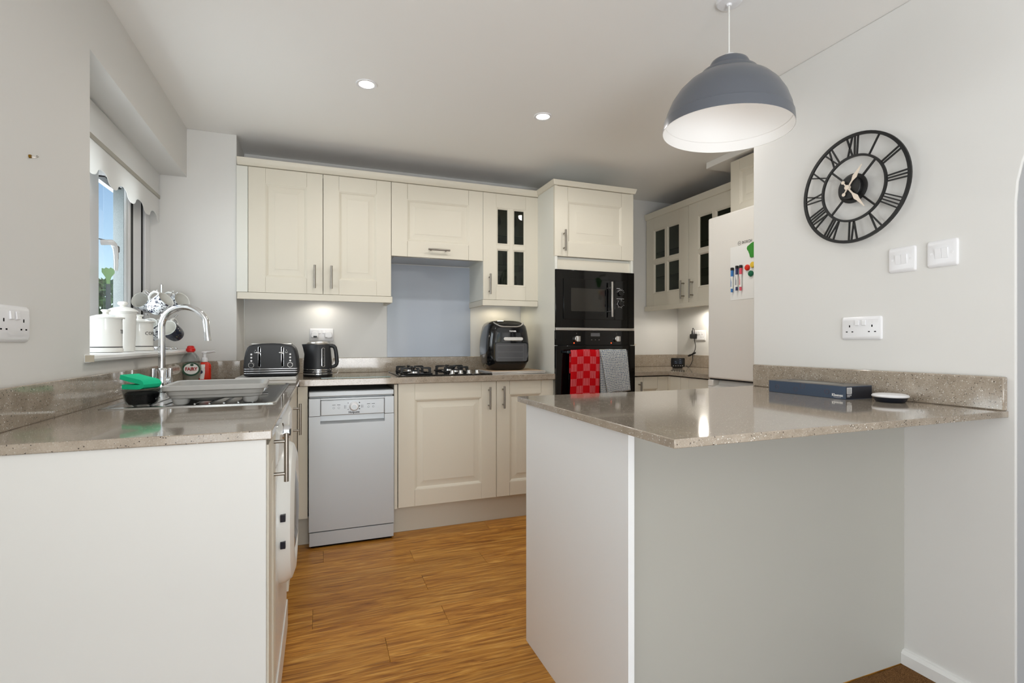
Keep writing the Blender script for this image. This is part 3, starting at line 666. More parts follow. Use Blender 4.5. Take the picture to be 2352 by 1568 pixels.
# washing-up liquid
FC=Vector((math.sin(TH),math.cos(TH),0)); RC=Vector((math.cos(TH),-math.sin(TH),0))
wl=thing('washing_up_liquid','clear washing-up liquid bottle with red cap and green label','bottle',(-.634,3.09,ZW),R(10))
def ell(w_,d_,z,n=28): return [(w_*math.cos(2*PI*i/n),d_*math.sin(2*PI*i/n),z) for i in range(n)]
prof=[(.030,.018,0),(.038,.023,.004),(.046,.027,.030),(.050,.029,.060),(.047,.028,.092),(.037,.024,.122),(.024,.018,.142),(.016,.014,.150)]
G().loft([ell(*p) for p in prof]).done('bottle',CLEARPL,wl)
G().loft([ell(a-.003,b-.003,z+.001) for a,b,z in prof[:5]]).done('liquid',LIQ,wl)
G().lathe([(.0165,.150),(.0165,.154),(.0215,.155),(.0215,.168),(.017,.172),(.016,.180),(.010,.184),(0,.184)],20).done('cap',REDCAP,wl)
def disc(c,rx,rz,y,m,name,par,n=28): return G().loft([[(c[0]+rx*math.cos(2*PI*i/n),y,c[1]+rz*math.sin(2*PI*i/n)) for i in range(n)],[(c[0]+rx*math.cos(2*PI*i/n),y+.0008,c[1]+rz*math.sin(2*PI*i/n)) for i in range(n)]]).done(name,m,par)
lb=disc((.002,.062),.041,.036,-.0300,GRNLBL,'label',wl); disc((.003,.063),.033,.028,-.0305,PAPER,'label_oval',lb); disc((.006,.084),.008,.006,-.0312,GRNLBL,'label_spot',lb)
text('label_lettering','FAIRY',.024,REDINK,lb,FRONT(.003,-.0312,.062),bold=.0008,sx=.86)
# hand soap
hs=thing('soap_dispenser','red and white soap dispenser with white pump behind the clear bottle','dispenser',(-.578,3.125,ZW),R(12))
G().loft([[(x,y,z) for x,y in rrect(w_,d_,r_)] for w_,d_,r_,z in ((.058,.036,.012,0),(.062,.040,.014,.006),(.062,.040,.014,.078),(.050,.034,.014,.092),(.028,.026,.012,.097))]).done('bottle',REDSOAP,hs)
G().loft([[(x,y,z) for x,y in rrect(w_,d_,r_,cx=-.010)] for w_,d_,r_,z in ((.040,.0405,.014,.006),(.044,.0412,.014,.04),(.046,.0412,.014,.078),(.040,.0412,.014,.084))]).done('label',PAPER,hs)
BX('label_stripe',REDSOAP,hs,.000,-.0213,.064,.031,-.0203,.067); disc((-.018,.044),.010,.010,-.0215,mat('navy_badge',(24,28,66),.4),'label_badge',hs)
G().lathe([(.016,.097),(.017,.110),(.014,.118),(.008,.120),(.008,.142),(.011,.143),(.011,.150),(0,.151)],20).done('pump',WHPL,hs)
G().tube([(-.012,0,.147),(.02,0,.149),(.045,0,.152),(.052,0,.149)],[.009,.008,.006,.004],10,flat=.5).done('nozzle',WHPL,hs)

# ------------------------------------------------------------------ on the sill
def canister(loc,label,word,ang):
    t=thing('canister',label,'canister',loc,group='lettered canisters on the sill'); r=.051
    G().lathe([(.047,0),(r+.003,.001),(r+.003,.012),(r+.001,.015),(r,.018),(r,.124),(r+.001,.128),(r-.003,.130)],40,cap0=True).done('body',CERAM,t)
    G().lathe([(r+.0004,.0185),(r+.0009,.019),(r+.0009,.0215),(r+.0004,.022)],40).done('base_band',BLKINK,t)
    l=G().lathe([(.0,.146),(.012,.145),(.03,.142),(.047,.136),(.0575,.134),(.059,.131),(.0575,.128),(.04,.127)],40).done('lid',CERAM,t)
    G().lathe([(.010,.145),(.009,.152),(.015,.158),(.0155,.161),(.012,.163),(0,.163)],24).done('lid_knob',CERAM,l)
    text('lettering',word,.021,BLKINK,t,Matrix.Translation((0,0,.078)),ext=.0003,bend=(r+.0004,ang))
    return t
canister((-.760,2.348,1.0725),'white canister with black TEA lettering, nearest on the sill','TEA',R(6))
canister((-.760,2.735,1.0725),'white canister with black COFFEE lettering behind the tall plain jar','COFFEE',R(-12))
jr=thing('storage_jar','tall plain white lidded jar between the two lettered canisters','jar',(-.762,2.532,1.0725))
G().lathe([(.038,0),(.041,.002),(.044,.06),(.046,.150),(.047,.156),(.050,.158),(.050,.163),(.044,.165)],40,cap0=True).done('body',CERAM,jr)
l=G().lathe([(.053,.163),(.054,.166),(.050,.171),(.040,.178),(.025,.184),(.010,.187),(0,.187)],40).done('lid',CERAM,jr)
G().lathe([(.010,.186),(.010,.190),(.017,.194),(.019,.200),(.016,.206),(.008,.208),(0,.208)],24).done('lid_knob',CERAM,l)
kb=thing('kitchen_brush','pale green utensil with grey handle standing behind the canisters at the window','utensil',(-.840,2.622,1.0725),R(14))
hp=[(-.006,.275),(-.0065,.30),(-.010,.315),(-.022,.335),(-.022,.352),(-.012,.350),(-.008,.356),(.003,.351),(.008,.357),(.020,.349),(.022,.334),(.010,.315),(.0065,.30),(.006,.275)]
G().prism(hp,'y',-.003,.003).done('brush_head',PALEGRN,kb,bev=.001)
G().loft([[(x,y,z) for x,y in rrect(w_,.008,.003)] for w_,z in ((.018,0),(.018,.16),(.016,.27),(.014,.286))]).done('brush_handle',SLATEPL,kb)
# mug tree
mt=thing('mug_tree','chrome mug tree with curled hooks on the sill','mug tree',(-.742,3.005,1.0725))
G().tube([(0,0,.014),(0,0,.31)],.0055,12).done('pole',CHROME,mt)
G().ball((0,0,.325),.0075,12).cyl((0,0,.31),(0,0,.322),.0068,12).done('finial',CHROME,mt)
ring=[(.062*math.cos(a),.062*math.sin(a),.012) for a in [2*PI*k/28 for k in range(28)]]
g=G().tube(ring,.003,6,closed=True)
for k in range(3): a=2*PI*k/3+.4; g.tube([(0,0,.014),(.062*math.cos(a),.062*math.sin(a),.012)],.0028,6)
g.done('base_ring',CHROME,mt)
for k in range(6):
    a=2*PI*k/6+.4; G().ball((.062*math.cos(a),.062*math.sin(a),.0065),.0065,12).done('ball_foot',CHROME,mt)
hooks=[]
for lev,z in ((0,.235),(1,.12)):
    for k in range(3 if lev else 4):
        a={0:[R(200),R(268),R(330),R(20)],1:[R(215),R(300),R(30)]}[lev][k]; c,s_=math.cos(a),math.sin(a)
        P=[(0,z),(.018,z-.004),(.034,z-.002),(.044,z+.012),(.050,z+.034),(.058,z+.050),(.066,z+.056)]
        g=G().tube([(r_*c,r_*s_,zz) for r_,zz in P],.0022,6); g.ball((.067*c,.067*s_,z+.057),.0042,10); g.done('hook',CHROME,mt); hooks.append((a,z))
def mug(cen,axis,label,m,hdir):
    """cen: world centre of the mug; axis: from base to rim; hdir: side of the handle"""
    ax=Vector(axis).normalized(); h=Vector(hdir); h=(h-ax*h.dot(ax)).normalized(); k=ax.cross(h)
    M4=Matrix((h,k,ax)).transposed().to_4x4(); M4.translation=Vector(cen)
    t=thing('mug',label,'mug',cen,group='patterned mugs on the mug tree'); t.matrix_world=M4
    b=G().lathe([(0,-.044),(.030,-.044),(.036,-.040),(.0395,-.02),(.0405,.044),(.0395,.0455)],36).done('mug_body',m,t)
    G().lathe([(.0395,.0455),(.0375,.044),(.036,-.02),(.031,-.038),(0,-.040)],36).done('inside',CERAM,t)
    G().tube([(.038,0,.030),(.052,0,.030),(.064,0,.018),(.066,0,-.002),(.058,0,-.020),(.037,0,-.028)],.0048,8,flat=1.3).done('handle',CERAM,t)
    return t
FC=Vector((-.239,.971,0)); RC=Vector((.971,.239,0))
def along(r_,u_,f_): return RC*r_+Vector((0,0,u_))-FC*f_
C=Vector((-.742,3.005,1.0725))
mug(C+RC*-.066+Vector((0,0,.232))+FC*.020,along(-.50,.32,.80),'patterned mug on the upper left hook facing the window',MUGPAT,(0,0,1))
mug(C+RC*-.010+Vector((0,0,.224))+FC*-.062,along(.62,.56,.52),'patterned mug front of the upper row with its rim tipped right',MUGPAT,(-.2,0,1))
mug(C+RC*.060+Vector((0,0,.236))+FC*.012,along(.55,.35,.72),'patterned mug on the upper right hook with its inside in shade',MUGPAT,(-1,0,.6))
mug(C+RC*-.042+Vector((0,0,.098))+FC*-.015,along(-.30,.62,.70),'patterned mug of the lower row behind the COFFEE canister',MUGPAT,(.6,0,1))
mug(C+RC*.044+Vector((0,0,.092))+FC*-.035,along(-.45,.40,.80),'dark speckled mug of the lower row behind the tap',MUGDRK,(0,0,1))

# ------------------------------------------------------------------ on the back worktop
b1=thing('chopping_board','pale chopping board under another below the toaster','chopping board',(-.262,3.09,ZW),group='chopping boards under the toaster')
BX('board',WHCHOP,b1,-.150,-.140,0,.145,.14,.0085,bev=.002)
b2=thing('chopping_board','pale chopping board directly beneath the toaster','chopping board',(-.262,3.09,ZW+.0088),group='chopping boards under the toaster')
BX('board',WHCHOP,b2,-.148,-.132,0,.143,.14,.0085,bev=.002)
to=thing('toaster','charcoal four slice toaster with chrome bands','toaster',(-.243,2.985,ZW+.0178))
half=[(.131,.004),(.133,.05),(.129,.10),(.122,.135),(.114,.155),(.104,.166),(.085,.172),(.045,.1775)]
P=half+[(0,.179)]+[(-x,z) for x,z in half[::-1]]
G().prism(P,'y',.0,.27).done('body',CHAR,to,bev=.010,seg=3,ang=50)
for z in (.020,.032,.043):
    pp=[(-.131,.012),(-.126,-.001),(-.118,-.0035),(.118,-.0035),(.126,-.001),(.131,.012)]
    G().tube([(x*1.005,y,z) for x,y in pp],.0022,8).done('chrome_band',CHROME,to)
for sgn in (-1,1):
    x=sgn*.056; g=G().tube([(x+.0055*math.cos(a)*1.0,-.0012,(.155 if math.sin(a)>0 else .058)+.0055*math.sin(a)) for a in [2*PI*k/20+.01 for k in range(20)]],.0011,6,closed=True); sl=g.done('lever_slot',CHROME,to)
    G().box(x-.0045,-.0016,.056,x+.0045,.001,.157).done('slot_void',BLKGAP,sl)
    lv=G().cyl((x,.0,.128),(x,-.016,.128),.004,10); lv.ball((x-.006,-.018,.129),.0085,14,(1.4,.7,.62)); lv.done('lever',CHROME,to)
    xb=sgn*.094
    for z in (.120,.103,.086):
        b=G().cyl((xb,.001,z),(xb,-.003,z),.0048,16).done('button',WHPL,to)
        G().lathe([(.0048,.0015),(.0062,.0015),(.0062,-.001),(.0048,-.001)],16,(xb,0,z),(0,-1,0)).done('button_surround',BLACK,b)
    k=G().cyl((xb,.001,.063),(xb,-.012,.063),.0125,28).done('browning_knob',CHAR,to,bev=.001); G().lathe([(.0118,.0125),(.0132,.0125),(.0132,.011),(.0118,.011)],28,(xb,0,.063),(0,-1,0)).done('knob_ring',SATIN,k)
    g=G(); xi=sgn*.075 ; g.box(xi-.005,-.0012,.127,xi+.005,-.0002,.129).box(xi-.005,-.0012,.127,xi-.004,-.0002,.136).box(xi+.004,-.0012,.127,xi+.005,-.0002,.136).prism([(xi-.002,.140),(xi+.002,.140),(xi,.145)],'y',-.0012,-.0002)
    for i in range(5): a=R(30+30*i); g.box(xb+.016*math.cos(a)-.0007,-.0012,.063+.016*math.sin(a)-.0007,xb+.016*math.cos(a)+.0007,-.0002,.063+.016*math.sin(a)+.0007)
    g.done('printed_marking',WHINK,to,smooth=False)
g=G()
for y in (.05,.10,.155,.205): g.box(-.10,y,.172,.10,y+.026,.1785)
g.done('toast_slots',SATIN,to,bev=.002)
ke=thing('kettle','charcoal jug kettle with chrome base bands and water gauge','kettle',(-.010,3.21,ZW))
G().lathe([(0,0),(.080,0),(.082,.006),(.081,.012)],40).done('base',BLACK,ke)
G().lathe([(.081,.012),(.081,.020),(.082,.022),(.0805,.026),(.0795,.034),(.0795,.05),(.078,.09),(.073,.15),(.068,.186),(.066,.190)],44).done('body',CHAR,ke)
for z,r_ in ((.018,.0815),(.030,.0812),(.042,.0805)): G().lathe([(r_-.001,z-.004),(r_+.0012,z-.002),(r_+.0012,z+.002),(r_-.001,z+.004)],44).done('chrome_band',CHROME,ke)
l=G().lathe([(.066,.189),(.0665,.192),(.063,.1955),(.058,.196),(.057,.202),(.05,.205),(0,.206)],40).done('lid',SATIN,ke)
a_=R(190); sp_=G(); sp_.loft([[(-.060-dx*.0-.0,0,0)]*3 for dx in (0,)]) if False else None
g=G(); g.loft([[(-.052,-.028,.192),(-.088,-.004,.190),(-.088,.004,.190),(-.052,.028,.192)],[(-.058,-.030,.172),(-.082,-.006,.170),(-.082,.006,.170),(-.058,.030,.172)],[(-.068,-.018,.135),(-.0745,-.004,.133),(-.0745,.004,.133),(-.068,.018,.135)]]); g.done('spout',CHAR,ke)
hpn=[(.058,-.005,.182),(.078,-.006,.181),(.088,-.007,.178),(.095,-.007,.170),(.100,-.008,.15),(.104,-.008,.115),(.106,-.008,.085),(.104,-.007,.072),(.098,-.006,.063),(.088,-.006,.058),(.072,-.004,.057)]
G().tube(hpn,[.011,.012,.012,.0115,.011,.0115,.0115,.011,.0105,.010,.010],12).done('handle',CHAR,ke)
gp=[]
def kw(x,z,r_): # point on the body surface facing the camera
    a=R(-90)+x/r_; return (r_*math.cos(a),r_*math.sin(a),z)
gx=.030
def rad(z): return .0795-(z-.05)*.085
loop=[(gx+.0085*math.cos(t),(.160 if math.sin(t)>0 else .068)+.0085*math.sin(t)) for t in [2*PI*k/28 for k in range(28)]]
wg=G().tube([kw(x,z,rad(z)+.001) for x,z in loop],.002,6,closed=True).done('gauge_frame',CHROME,ke)
g=G(); g.loft([[kw(gx+s_*.0075,z,rad(z)+.0006) for s_ in (-1,-.5,0,.5,1)] for z in (.062,.09,.12,.15,.167)],False,False,ringclosed=False); g.done('gauge_window',BLKGL,wg)
g=G()
for z in (.085,.105,.125,.145): p=kw(gx,z,rad(z)+.0014); g.box(p[0]-.003,p[1]-.0004,z,p[0]+.003,p[1]+.0004,z+.0015)
g.done('gauge_marking',PATINK,wg)
kc=(G().tube([(.082,3.24,ZW+.006),(.100,3.25,ZW+.012),(.106,3.30,ZW+.03),(.100,3.40,ZW+.02),(.085,3.50,ZW+.05),(.07,3.532,1.03),(.065,3.534,1.08),(.062,3.532,1.12)],.003,8).done('cord',mat('pale_cord',(190,188,184),.4)))
kc.parent=ke; bpy.context.view_layer.update(); kc.matrix_parent_inverse=ke.matrix_world.inverted()
def plate(g,w_,h_,t=.009): # faceplate facing -y, centred, local
    g.loft([[(x,y,z) for x,z in rrect(w,h,.006,3)] for w,h,y in ((w_,h_,0),(w_,h_,-.003),(w_-.004,h_-.008,-.0075),(w_-.012,h_-.022,-.009))]); return g
def socket(loc,rz,label,plugs=()):
    t=thing('wall_socket',label,'socket',loc,rz,group='white double sockets')
    plate(G(),.148,.086).done('faceplate',WHPL,t)
    for x in (-.0125,.0125): G().prism([(-.009,.010),(-.0135,.011),(-.0115,.029),(-.009,.030)],'x',x-.0075,x+.0075).done('rocker',WHPL,t,bev=.0008)
    for s in (-1,1):
        x=s*.042; g=G().box(x-.002,-.0094,.004,x+.002,-.008,.012)
        for q in (-.011,.011): g.box(x+q-.0033,-.0094,-.015,x+q+.0033,-.008,-.0115)
        if s not in plugs: g.done('pin_slots',BLKGAP,t,smooth=False)
    return t
ks=socket((.0117,YB,1.1585),0,'white double socket with two plugs on the back wall behind the kettle',(-1,1))
for s,lab in ((-1,'white plug in the left outlet behind the kettle'),(1,'white plug in the right outlet behind the kettle')):
    t=thing('plug',lab,'plug',(.0117+s*.042,YB-.0095,1.1585),group='white plugs behind the kettle'); pg=[(-.022,-.018),(-.024,.0),(-.018,.016),(-.006,.022),(.006,.022),(.018,.016),(.024,0),(.022,-.018)]
    G().prism(pg,'y',0,-.028).done('plug_body',WHPL,t,bev=.004)
    G().prism([(-.008,-.018),(.012,-.018),(.014,-.006),(-.008,-.006)],'y',-.0275,-.0295).done('fuse_cover',BLACK if s<0 else WHPL,t)
gb=thing('glass_board','clear glass cutting board lying in front of the kettle','cutting board',(.195,3.045,ZW))
BX('board',BOARDG,gb,-.188,-.070,.002,.188,.072,.006,bev=.001); BX('board_edge',mat('glass_edge',(84,110,108),.1),gb,-.188,-.0708,.002,.188,-.070,.006)
g=G()
for x in (-.18,.18):
    for y in (-.06,.06): g.cyl((x,y,0),(x,y,.002),.006,10)
g.done('rubber_feet',CLEARPL,gb)
# splashback
sb2=thing('splashback','blue grey glass splashback behind the hob','splashback',(.728,YB-.0005,1.0085)); BX('glass_sheet',SPLASH,sb2,-.2955,-.006,0,.2955,0,.64,bev=.001)
# hob
ho=thing('gas_hob','black glass gas hob with four silver knobs','hob',(.722,3.25,ZW))
BX('glass_plate',BLKGL,ho,-.29,-.235,0.0005,.29,.235,.008,bev=.003)
def burner(x,y,r):
    b=G().lathe([(r+.018,.008),(r+.016,.011),(r,.012),(r-.002,.022),(r-.006,.024)],28,(x,y,0),cap1=True).done('burner',SATIN,ho)
    G().lathe([(r-.003,.024),(r-.001,.027),(r-.003,.031),(0,.032)],28,(x,y,0)).done('burner_cap',BLACK,b)
burner(-.165,-.10,.032); burner(-.165,.125,.026); burner(.10,.12,.034); burner(.10,-.07,.020)
def support(cx,cy,L):
    g=G()
    for sx,sy in ((1,0),(-1,0),(0,1),(0,-1)):
        a=[(.028,.046),(L-.012,.048),(L,.044),(L,.008),(L-.014,.008),(L-.018,.034),(.028,.040)]
        if sx: g.prism([(cx+sx*r_,z) for r_,z in a],'y',cy-.006,cy+.006)
        else: g.prism([(cy+sy*r_,z) for r_,z in a],'x',cx-.006,cx+.006)
    g.tube([(cx+s*(L-.01),cy+t*(L-.01),.011) for s,t in ((1,1),(-1,1),(-1,-1),(1,-1))],.004,6,closed=True)
    return g.done('pan_support',BLKMET,ho,bev=.0015)
support(-.165,-.10,.095); support(-.165,.125,.09); support(.10,.12,.095); support(.10,-.07,.08)
for k,(x,y) in enumerate(((.115,-.195),(.160,-.195),(.205,-.195),(.250,-.195))):
    x=.040+.053*k; 
    if True: G().lathe([(.017,.008),(.0165,.010),(.0145,.012),(.0135,.028),(.011,.030),(0,.030)],24,(x,-.205,0)).done('knob',SATIN,ho)
# table mats and air fryer
for k in range(5):
    b=thing('table_mat',('tan','thin','thin','thin','lowest thin')[k]+(' table mat topmost of the stack under the air fryer' if k==0 else ' table mat, %s of the stack under the air fryer'%('','second from top','third from top','fourth from top','bottom')[k]),'mat',(1.198,3.185,ZW+.0005+.0034*(4-k)),R((-1,2,.5,-2,1)[k]),group='table mats under the air fryer')
    BX('mat_board',[WHCHOP,ORNMAT],b,-.185,-.155,0,.185,.155,.0032,bev=.0008)
    for p_ in b.children[0].data.polygons:
        if p_.normal.z>.5: p_.material_index=1
af=thing('air_fryer','black air fryer oven with silver curved trim and viewing window','air fryer',(1.176,3.262,ZW+.0178),R(-4)); af.scale=(1.04,1,1)
def ar(w_,d_,r_,z,yo=0): return [(x,y+yo,z) for x,y in rrect(w_,d_,r_,7)]
G().loft([ar(.20,.24,.06,.0),ar(.235,.28,.07,.010),ar(.265,.30,.07,.045),ar(.283,.305,.07,.10),ar(.287,.305,.07,.15),ar(.280,.305,.07,.205),ar(.266,.302,.07,.255),ar(.250,.296,.07,.290),ar(.232,.270,.075,.310,.008),ar(.19,.22,.07,.325,.016),ar(.10,.12,.05,.332,.02)]).done('body',mat('gloss_black',(10,10,12),.09,coat=.4),af,ang=60)
def fy(z): # front face y at height z
    T=[(0,-.12),(.01,-.14),(.045,-.15),(.10,-.1525),(.205,-.1525),(.255,-.151),(.29,-.148),(.31,-.127),(.325,-.094),(.335,-.06)]
    for (a,b),(c,d_) in zip(T,T[1:]):
        if a<=z<=c: return b+(d_-b)*(z-a)/(c-a)
    return -.05
st=[]
for i in range(25):
    u=(-1+2*i/24)*.88; z=.285+.040*max(0,(abs(u)-.30)/.7)**2.2*1.0; x=u*.114*(1-.08*max(0,(z-.29)/.04)); edge=max(0,abs(u)-.62)/.38; st.append((x,fy(min(z,.33))-.0015+.020*edge**2*1.0,z))
G().tube(st,.0085,8,flat=.45).done('silver_trim',mat('silver_trim_paint',(206,204,200),.28,.35),af)
G().loft([[(x*1.0,fy(.285)-.0002+(.0),z) for x,z in rrect(.17,.03,.012,3,0,.262)],[(x,fy(.26)-.0012,z) for x,z in rrect(.17,.03,.012,3,0,.262)]]).done('control_panel',BLKGL,af)
text('brand_lettering','TOWER',.0125,WHINK,af,FRONT(.018,-.1535,.256),bold=.0006)
G().loft([[(x,y,z) for x,z in rrect(.128,.023,.0113,6,.020,.206)] for y in (-.150,-.163)]).done('handle',SATIN,af,bev=.002)
dr=G().loft([[(x,y,z) for x,z in rrect(w_,h_,.016,5,.008,.118)] for w_,h_,y in ((.226,.136,-.150),(.226,.136,-.1545),(.216,.126,-.1550))]).done('door',BLKGL,af)
wn=G().loft([[(x,y,z) for x,z in rrect(.208,.118,.014,5,.008,.118)] for y in (-.1548,-.1558)]).done('window',mat('fryer_window',(74,74,76),.12),dr)
g=G()
for z in (.162,.120,.082): g.box(-.082,-.1566,z,.088,-.1557,z+.0018)
for x in (-.082,.087): g.box(x,-.1566,.066,x+.001,-.1557,.170)
g.done('rack_wires',mat('rack_grey',(118,118,118),.4,.4),wn)
fc=(G().tube([(1.306,3.30,1.04),(1.315,3.30,1.02),(1.318,3.295,.985),(1.330,3.29,.965),(1.326,3.285,.945),(1.320,3.28,.9312)],.0035,8).done('cord',mat('grey_cord',(150,148,130),.4)))
fc.parent=af; bpy.context.view_layer.update(); fc.matrix_parent_inverse=af.matrix_world.inverted()
# glassware in the glazed cabinet
def tumbler(loc,label,red=False):
    t=thing('drinking_glass',label,'glass',loc,group='glasses in the glazed cabinets')
    G().lathe([(0,.002),(.026,.002),(.030,.006),(.034,.108),(.0325,.108),(.029,.008),(0,.007)],24).done('glass_bowl',DRINK,t)
    if red:
        g=G(); 
        for z in (.030,.042,.054): g.loft([[(.0347*math.cos(a),.0347*math.sin(a),zz) for a in [R(-115)+R(9)*k for k in range(6)]] for zz in (z,z+.009)],False,False,ringclosed=False)
        g.done('red_print',REDINK,t)
    return t
def wineglass(loc,label):
    t=thing('wine_glass',label,'glass',loc,group='glasses in the glazed cabinets'); G().lathe([(0,0),(.032,.001),(.030,.003),(.004,.006),(.0035,.07),(.012,.078),(.034,.105),(.036,.13),(.030,.165),(.029,.165),(.034,.13),(.032,.106),(.008,.08),(0,.079)],24).done('glass_bowl',DRINK,t); return t
X0=XW+1.4
tumbler((X0+.128,3.42,1.6435),'glass with red print behind the lower left pane, back cabinet',True); tumbler((X0+.238,3.42,1.6435),'glass with red print behind the lower right pane, back cabinet',True)
wineglass((X0+.145,3.37,1.4160),'wine glass low behind the left pane of the back cabinet'); wineglass((X0+.262,3.37,1.4160),'wine glass low behind the right pane of the back cabinet')
wineglass((X0+.15,3.40,1.8415),'wine glass on the top shelf behind the left pane, back cabinet'); wineglass((X0+.27,3.40,1.8415),'wine glass on the top shelf behind the right pane, back cabinet')

# ------------------------------------------------------------------ right-hand corner
XRW=2.54
ru=thing('glazed_wall_cabinet','cream wall cabinet with two glass doors in the right corner beside the fridge','cabinet',(XRW,3.549,0),R(-90))
carcass(ru,.001,1.02,.021,.325,1.404,2.12)
for k,x in enumerate((.0,.5165)):
    d=door(ru,x+.0015,1.4045,x+.5135,2.119,m=.098,glass=True); handle(d,(.470,.0485+.5165)[k],1.502)
for z in (1.835,1.637): BX('shelf',SHELFG,ru,.02,.04,z,1.0,.315,z+.006)
c2=thing('cornice','cream cornice along the right corner cabinet','trim',(XRW,3.549,2.118),R(-90))
G().sweep([(-.02,.0),(.006,.0),(.010,.003),(.018,.03),(.020,.045),(-.02,.045)],[(.0,0),(1.02,0)]).done('moulding',CREAM,c2)
p3=thing('light_pelmet','cream light pelmet under the right corner cabinet','trim',(XRW,3.549,1.368),R(-90))
G().sweep([(-.016,0),(.016,0),(.016,.036),(-.016,.036)],[(.0,0),(1.02,0)]).done('pelmet_strip',CREAM,p3,bev=.0015)
def cup(loc,label): 
    t=thing('cup',label,'cup',loc,group='cups in the right corner cabinet'); G().lathe([(0,0),(.026,0),(.030,.005),(.032,.075),(.030,.075),(.028,.006),(0,.005)],24).done('cup_body',BLUEJAR,t); G().lathe([(.0315,.060),(.0335,.062),(.0335,.078),(.029,.079)],24).done('rim_band',SATIN,t); return t
cup((2.66,3.30,1.4225),'dark blue cup behind the lower glass pane, left of its pair'); cup((2.66,3.215,1.4225),'dark blue cup behind the lower glass pane, right of its pair')
tumbler((2.70,2.90,1.6435),'glass with red print on the shelf of the right corner cabinet',True).rotation_euler=(0,0,R(-70))
rb=thing('base_cabinet','cream corner base cabinet right of the oven with one handle','cabinet',(2.0165,YBF,0))
carcass(rb,.001,.290,.021,.58,.150,.868)
d=door(rb,-.004,.1544,.287,.8709,m=.083,seam=.0012); handle(d,.045,.772)
BX('plinth',PLINTH,rb,0,.045,0,.29,.06,.149)
rc=thing('base_cabinet','cream base cabinet between the right corner and the fridge','cabinet',(2.312,2.9666,0),R(-90))
BX('corner_post',CREAM,rc,.0,.0,.1544,.125,.02,.8709,bev=.001); BX('corner_infill',CREAM,rc,.0004,-.0095,.1544,.018,-.0004,.8709); d=door(rc,.127,.1544,.492,.8709,m=.08,seam=.0012); handle(d,.44,.772)
BX('carcass',CREAMLT,rc,.10,.021,.15,.492,.54,.868); BX('plinth',PLINTH,rc,0,.045,0,.492,.06,.149)
w2=thing('worktop','speckled taupe worktop in the right corner under the glazed cabinet','worktop',(2.0105,2.945,ZW))
slab([(0,1),(1,1),(1,0)],[2.0105,2.295,XK],[2.472,2.945,YB],ZW-.03,ZW,'top',w2,(2.0105,2.945,ZW))
for a,b,c,e in ((2.0105,3.5395,XK,3.5595),(XK-.0205,2.474,XK-.0005,3.5395)): BX('upstand',QUARTZ,w2,a-2.0105,b-2.945,0,c-2.0105,e-2.945,.0985,bev=.0025)
rs=socket((XK,3.291,1.1645),R(-90),'white double socket above the smart meter in the right corner',(-1,))
pk=thing('charger_plug','black charger plug in the right corner socket','plug',(XK-.0095,3.334,1.159),R(-90))
G().loft([[(x,y,z) for x,z in rrect(w_,h_,.004,3)] for w_,h_,y in ((.054,.040,0),(.054,.040,-.02),(.046,.034,-.030))]).done('plug_body',BLACK,pk)
G().cyl((-.008,-.018,.02),(-.008,-.018,.048),.007,12,.005).done('cable_boot',BLACK,pk)
mtr=thing('smart_meter','black smart meter display with a small screen on the corner worktop','display',(2.585,3.205,ZW),R(-22))
G().loft([[(x,y,z) for x,z in rrect(.104,.070,.006,3,0,.046)] for y in (.010,-.004)]).done('case',BLACK,mtr,bev=.002); BX('stand',BLACK,mtr,-.036,.0,0,.036,.028,.016,bev=.003)
sc_=BX('screen',SCREEN,mtr,-.034,-.0052,.034,.034,-.0038,.072)
g=G()
for x,z,l in ((.01,.066,.012),(-.026,.052,.012),(.010,.052,.013),(-.026,.040,.018),(.006,.040,.020)): g.box(x,-.0058,z,x+l,-.0051,z+.003)
g.done('screen_readout',mat('screen_text',(120,140,165),.4),sc_); g=G()
for x in (-.036,-.018,.0,.018,.034): g.box(x-.003,-.0048,.019,x+.003,-.0038,.0225)
g.done('button_marking',WHINK,mtr)
tag(G().tube([(2.842,3.342,1.205),(2.838,3.34,1.222),(2.832,3.325,1.226),(2.832,3.312,1.21),(2.834,3.314,1.16),(2.836,3.312,1.12),(2.834,3.298,1.08),(2.828,3.300,1.045),(2.824,3.322,1.01),(2.822,3.32,.99),(2.815,3.31,.965),(2.78,3.29,.935),(2.74,3.265,.915),(2.72,3.25,.9125),(2.69,3.22,.918),(2.645,3.185,.93)],.0028,8).done('charger_cable',BLACK),'thin black charger cable hanging from the corner socket to the smart meter','cable')
ctie=thing('cable_tie','black velcro tie bundling the charger cable above the corner worktop','cable tie',(2.822,3.322,1.012))
G().tube([(-.002,.045,-.012),(-.006,.02,-.006),(-.004,.0,.0),(-.002,-.02,.010),(.0,-.034,.014)],[.007,.009,.006,.009,.008],8).done('tie_strap',BLACK,ctie)
hk=tag(G().tube([(2.0105,2.99,1.094),(2.024,2.985,1.0905),(2.04,2.98,1.093),(2.046,2.978,1.097)],.003,8).done('wall_hook',mat('ivory_plastic',(222,210,182),.4)),'small ivory hook on the side of the oven housing','hook')
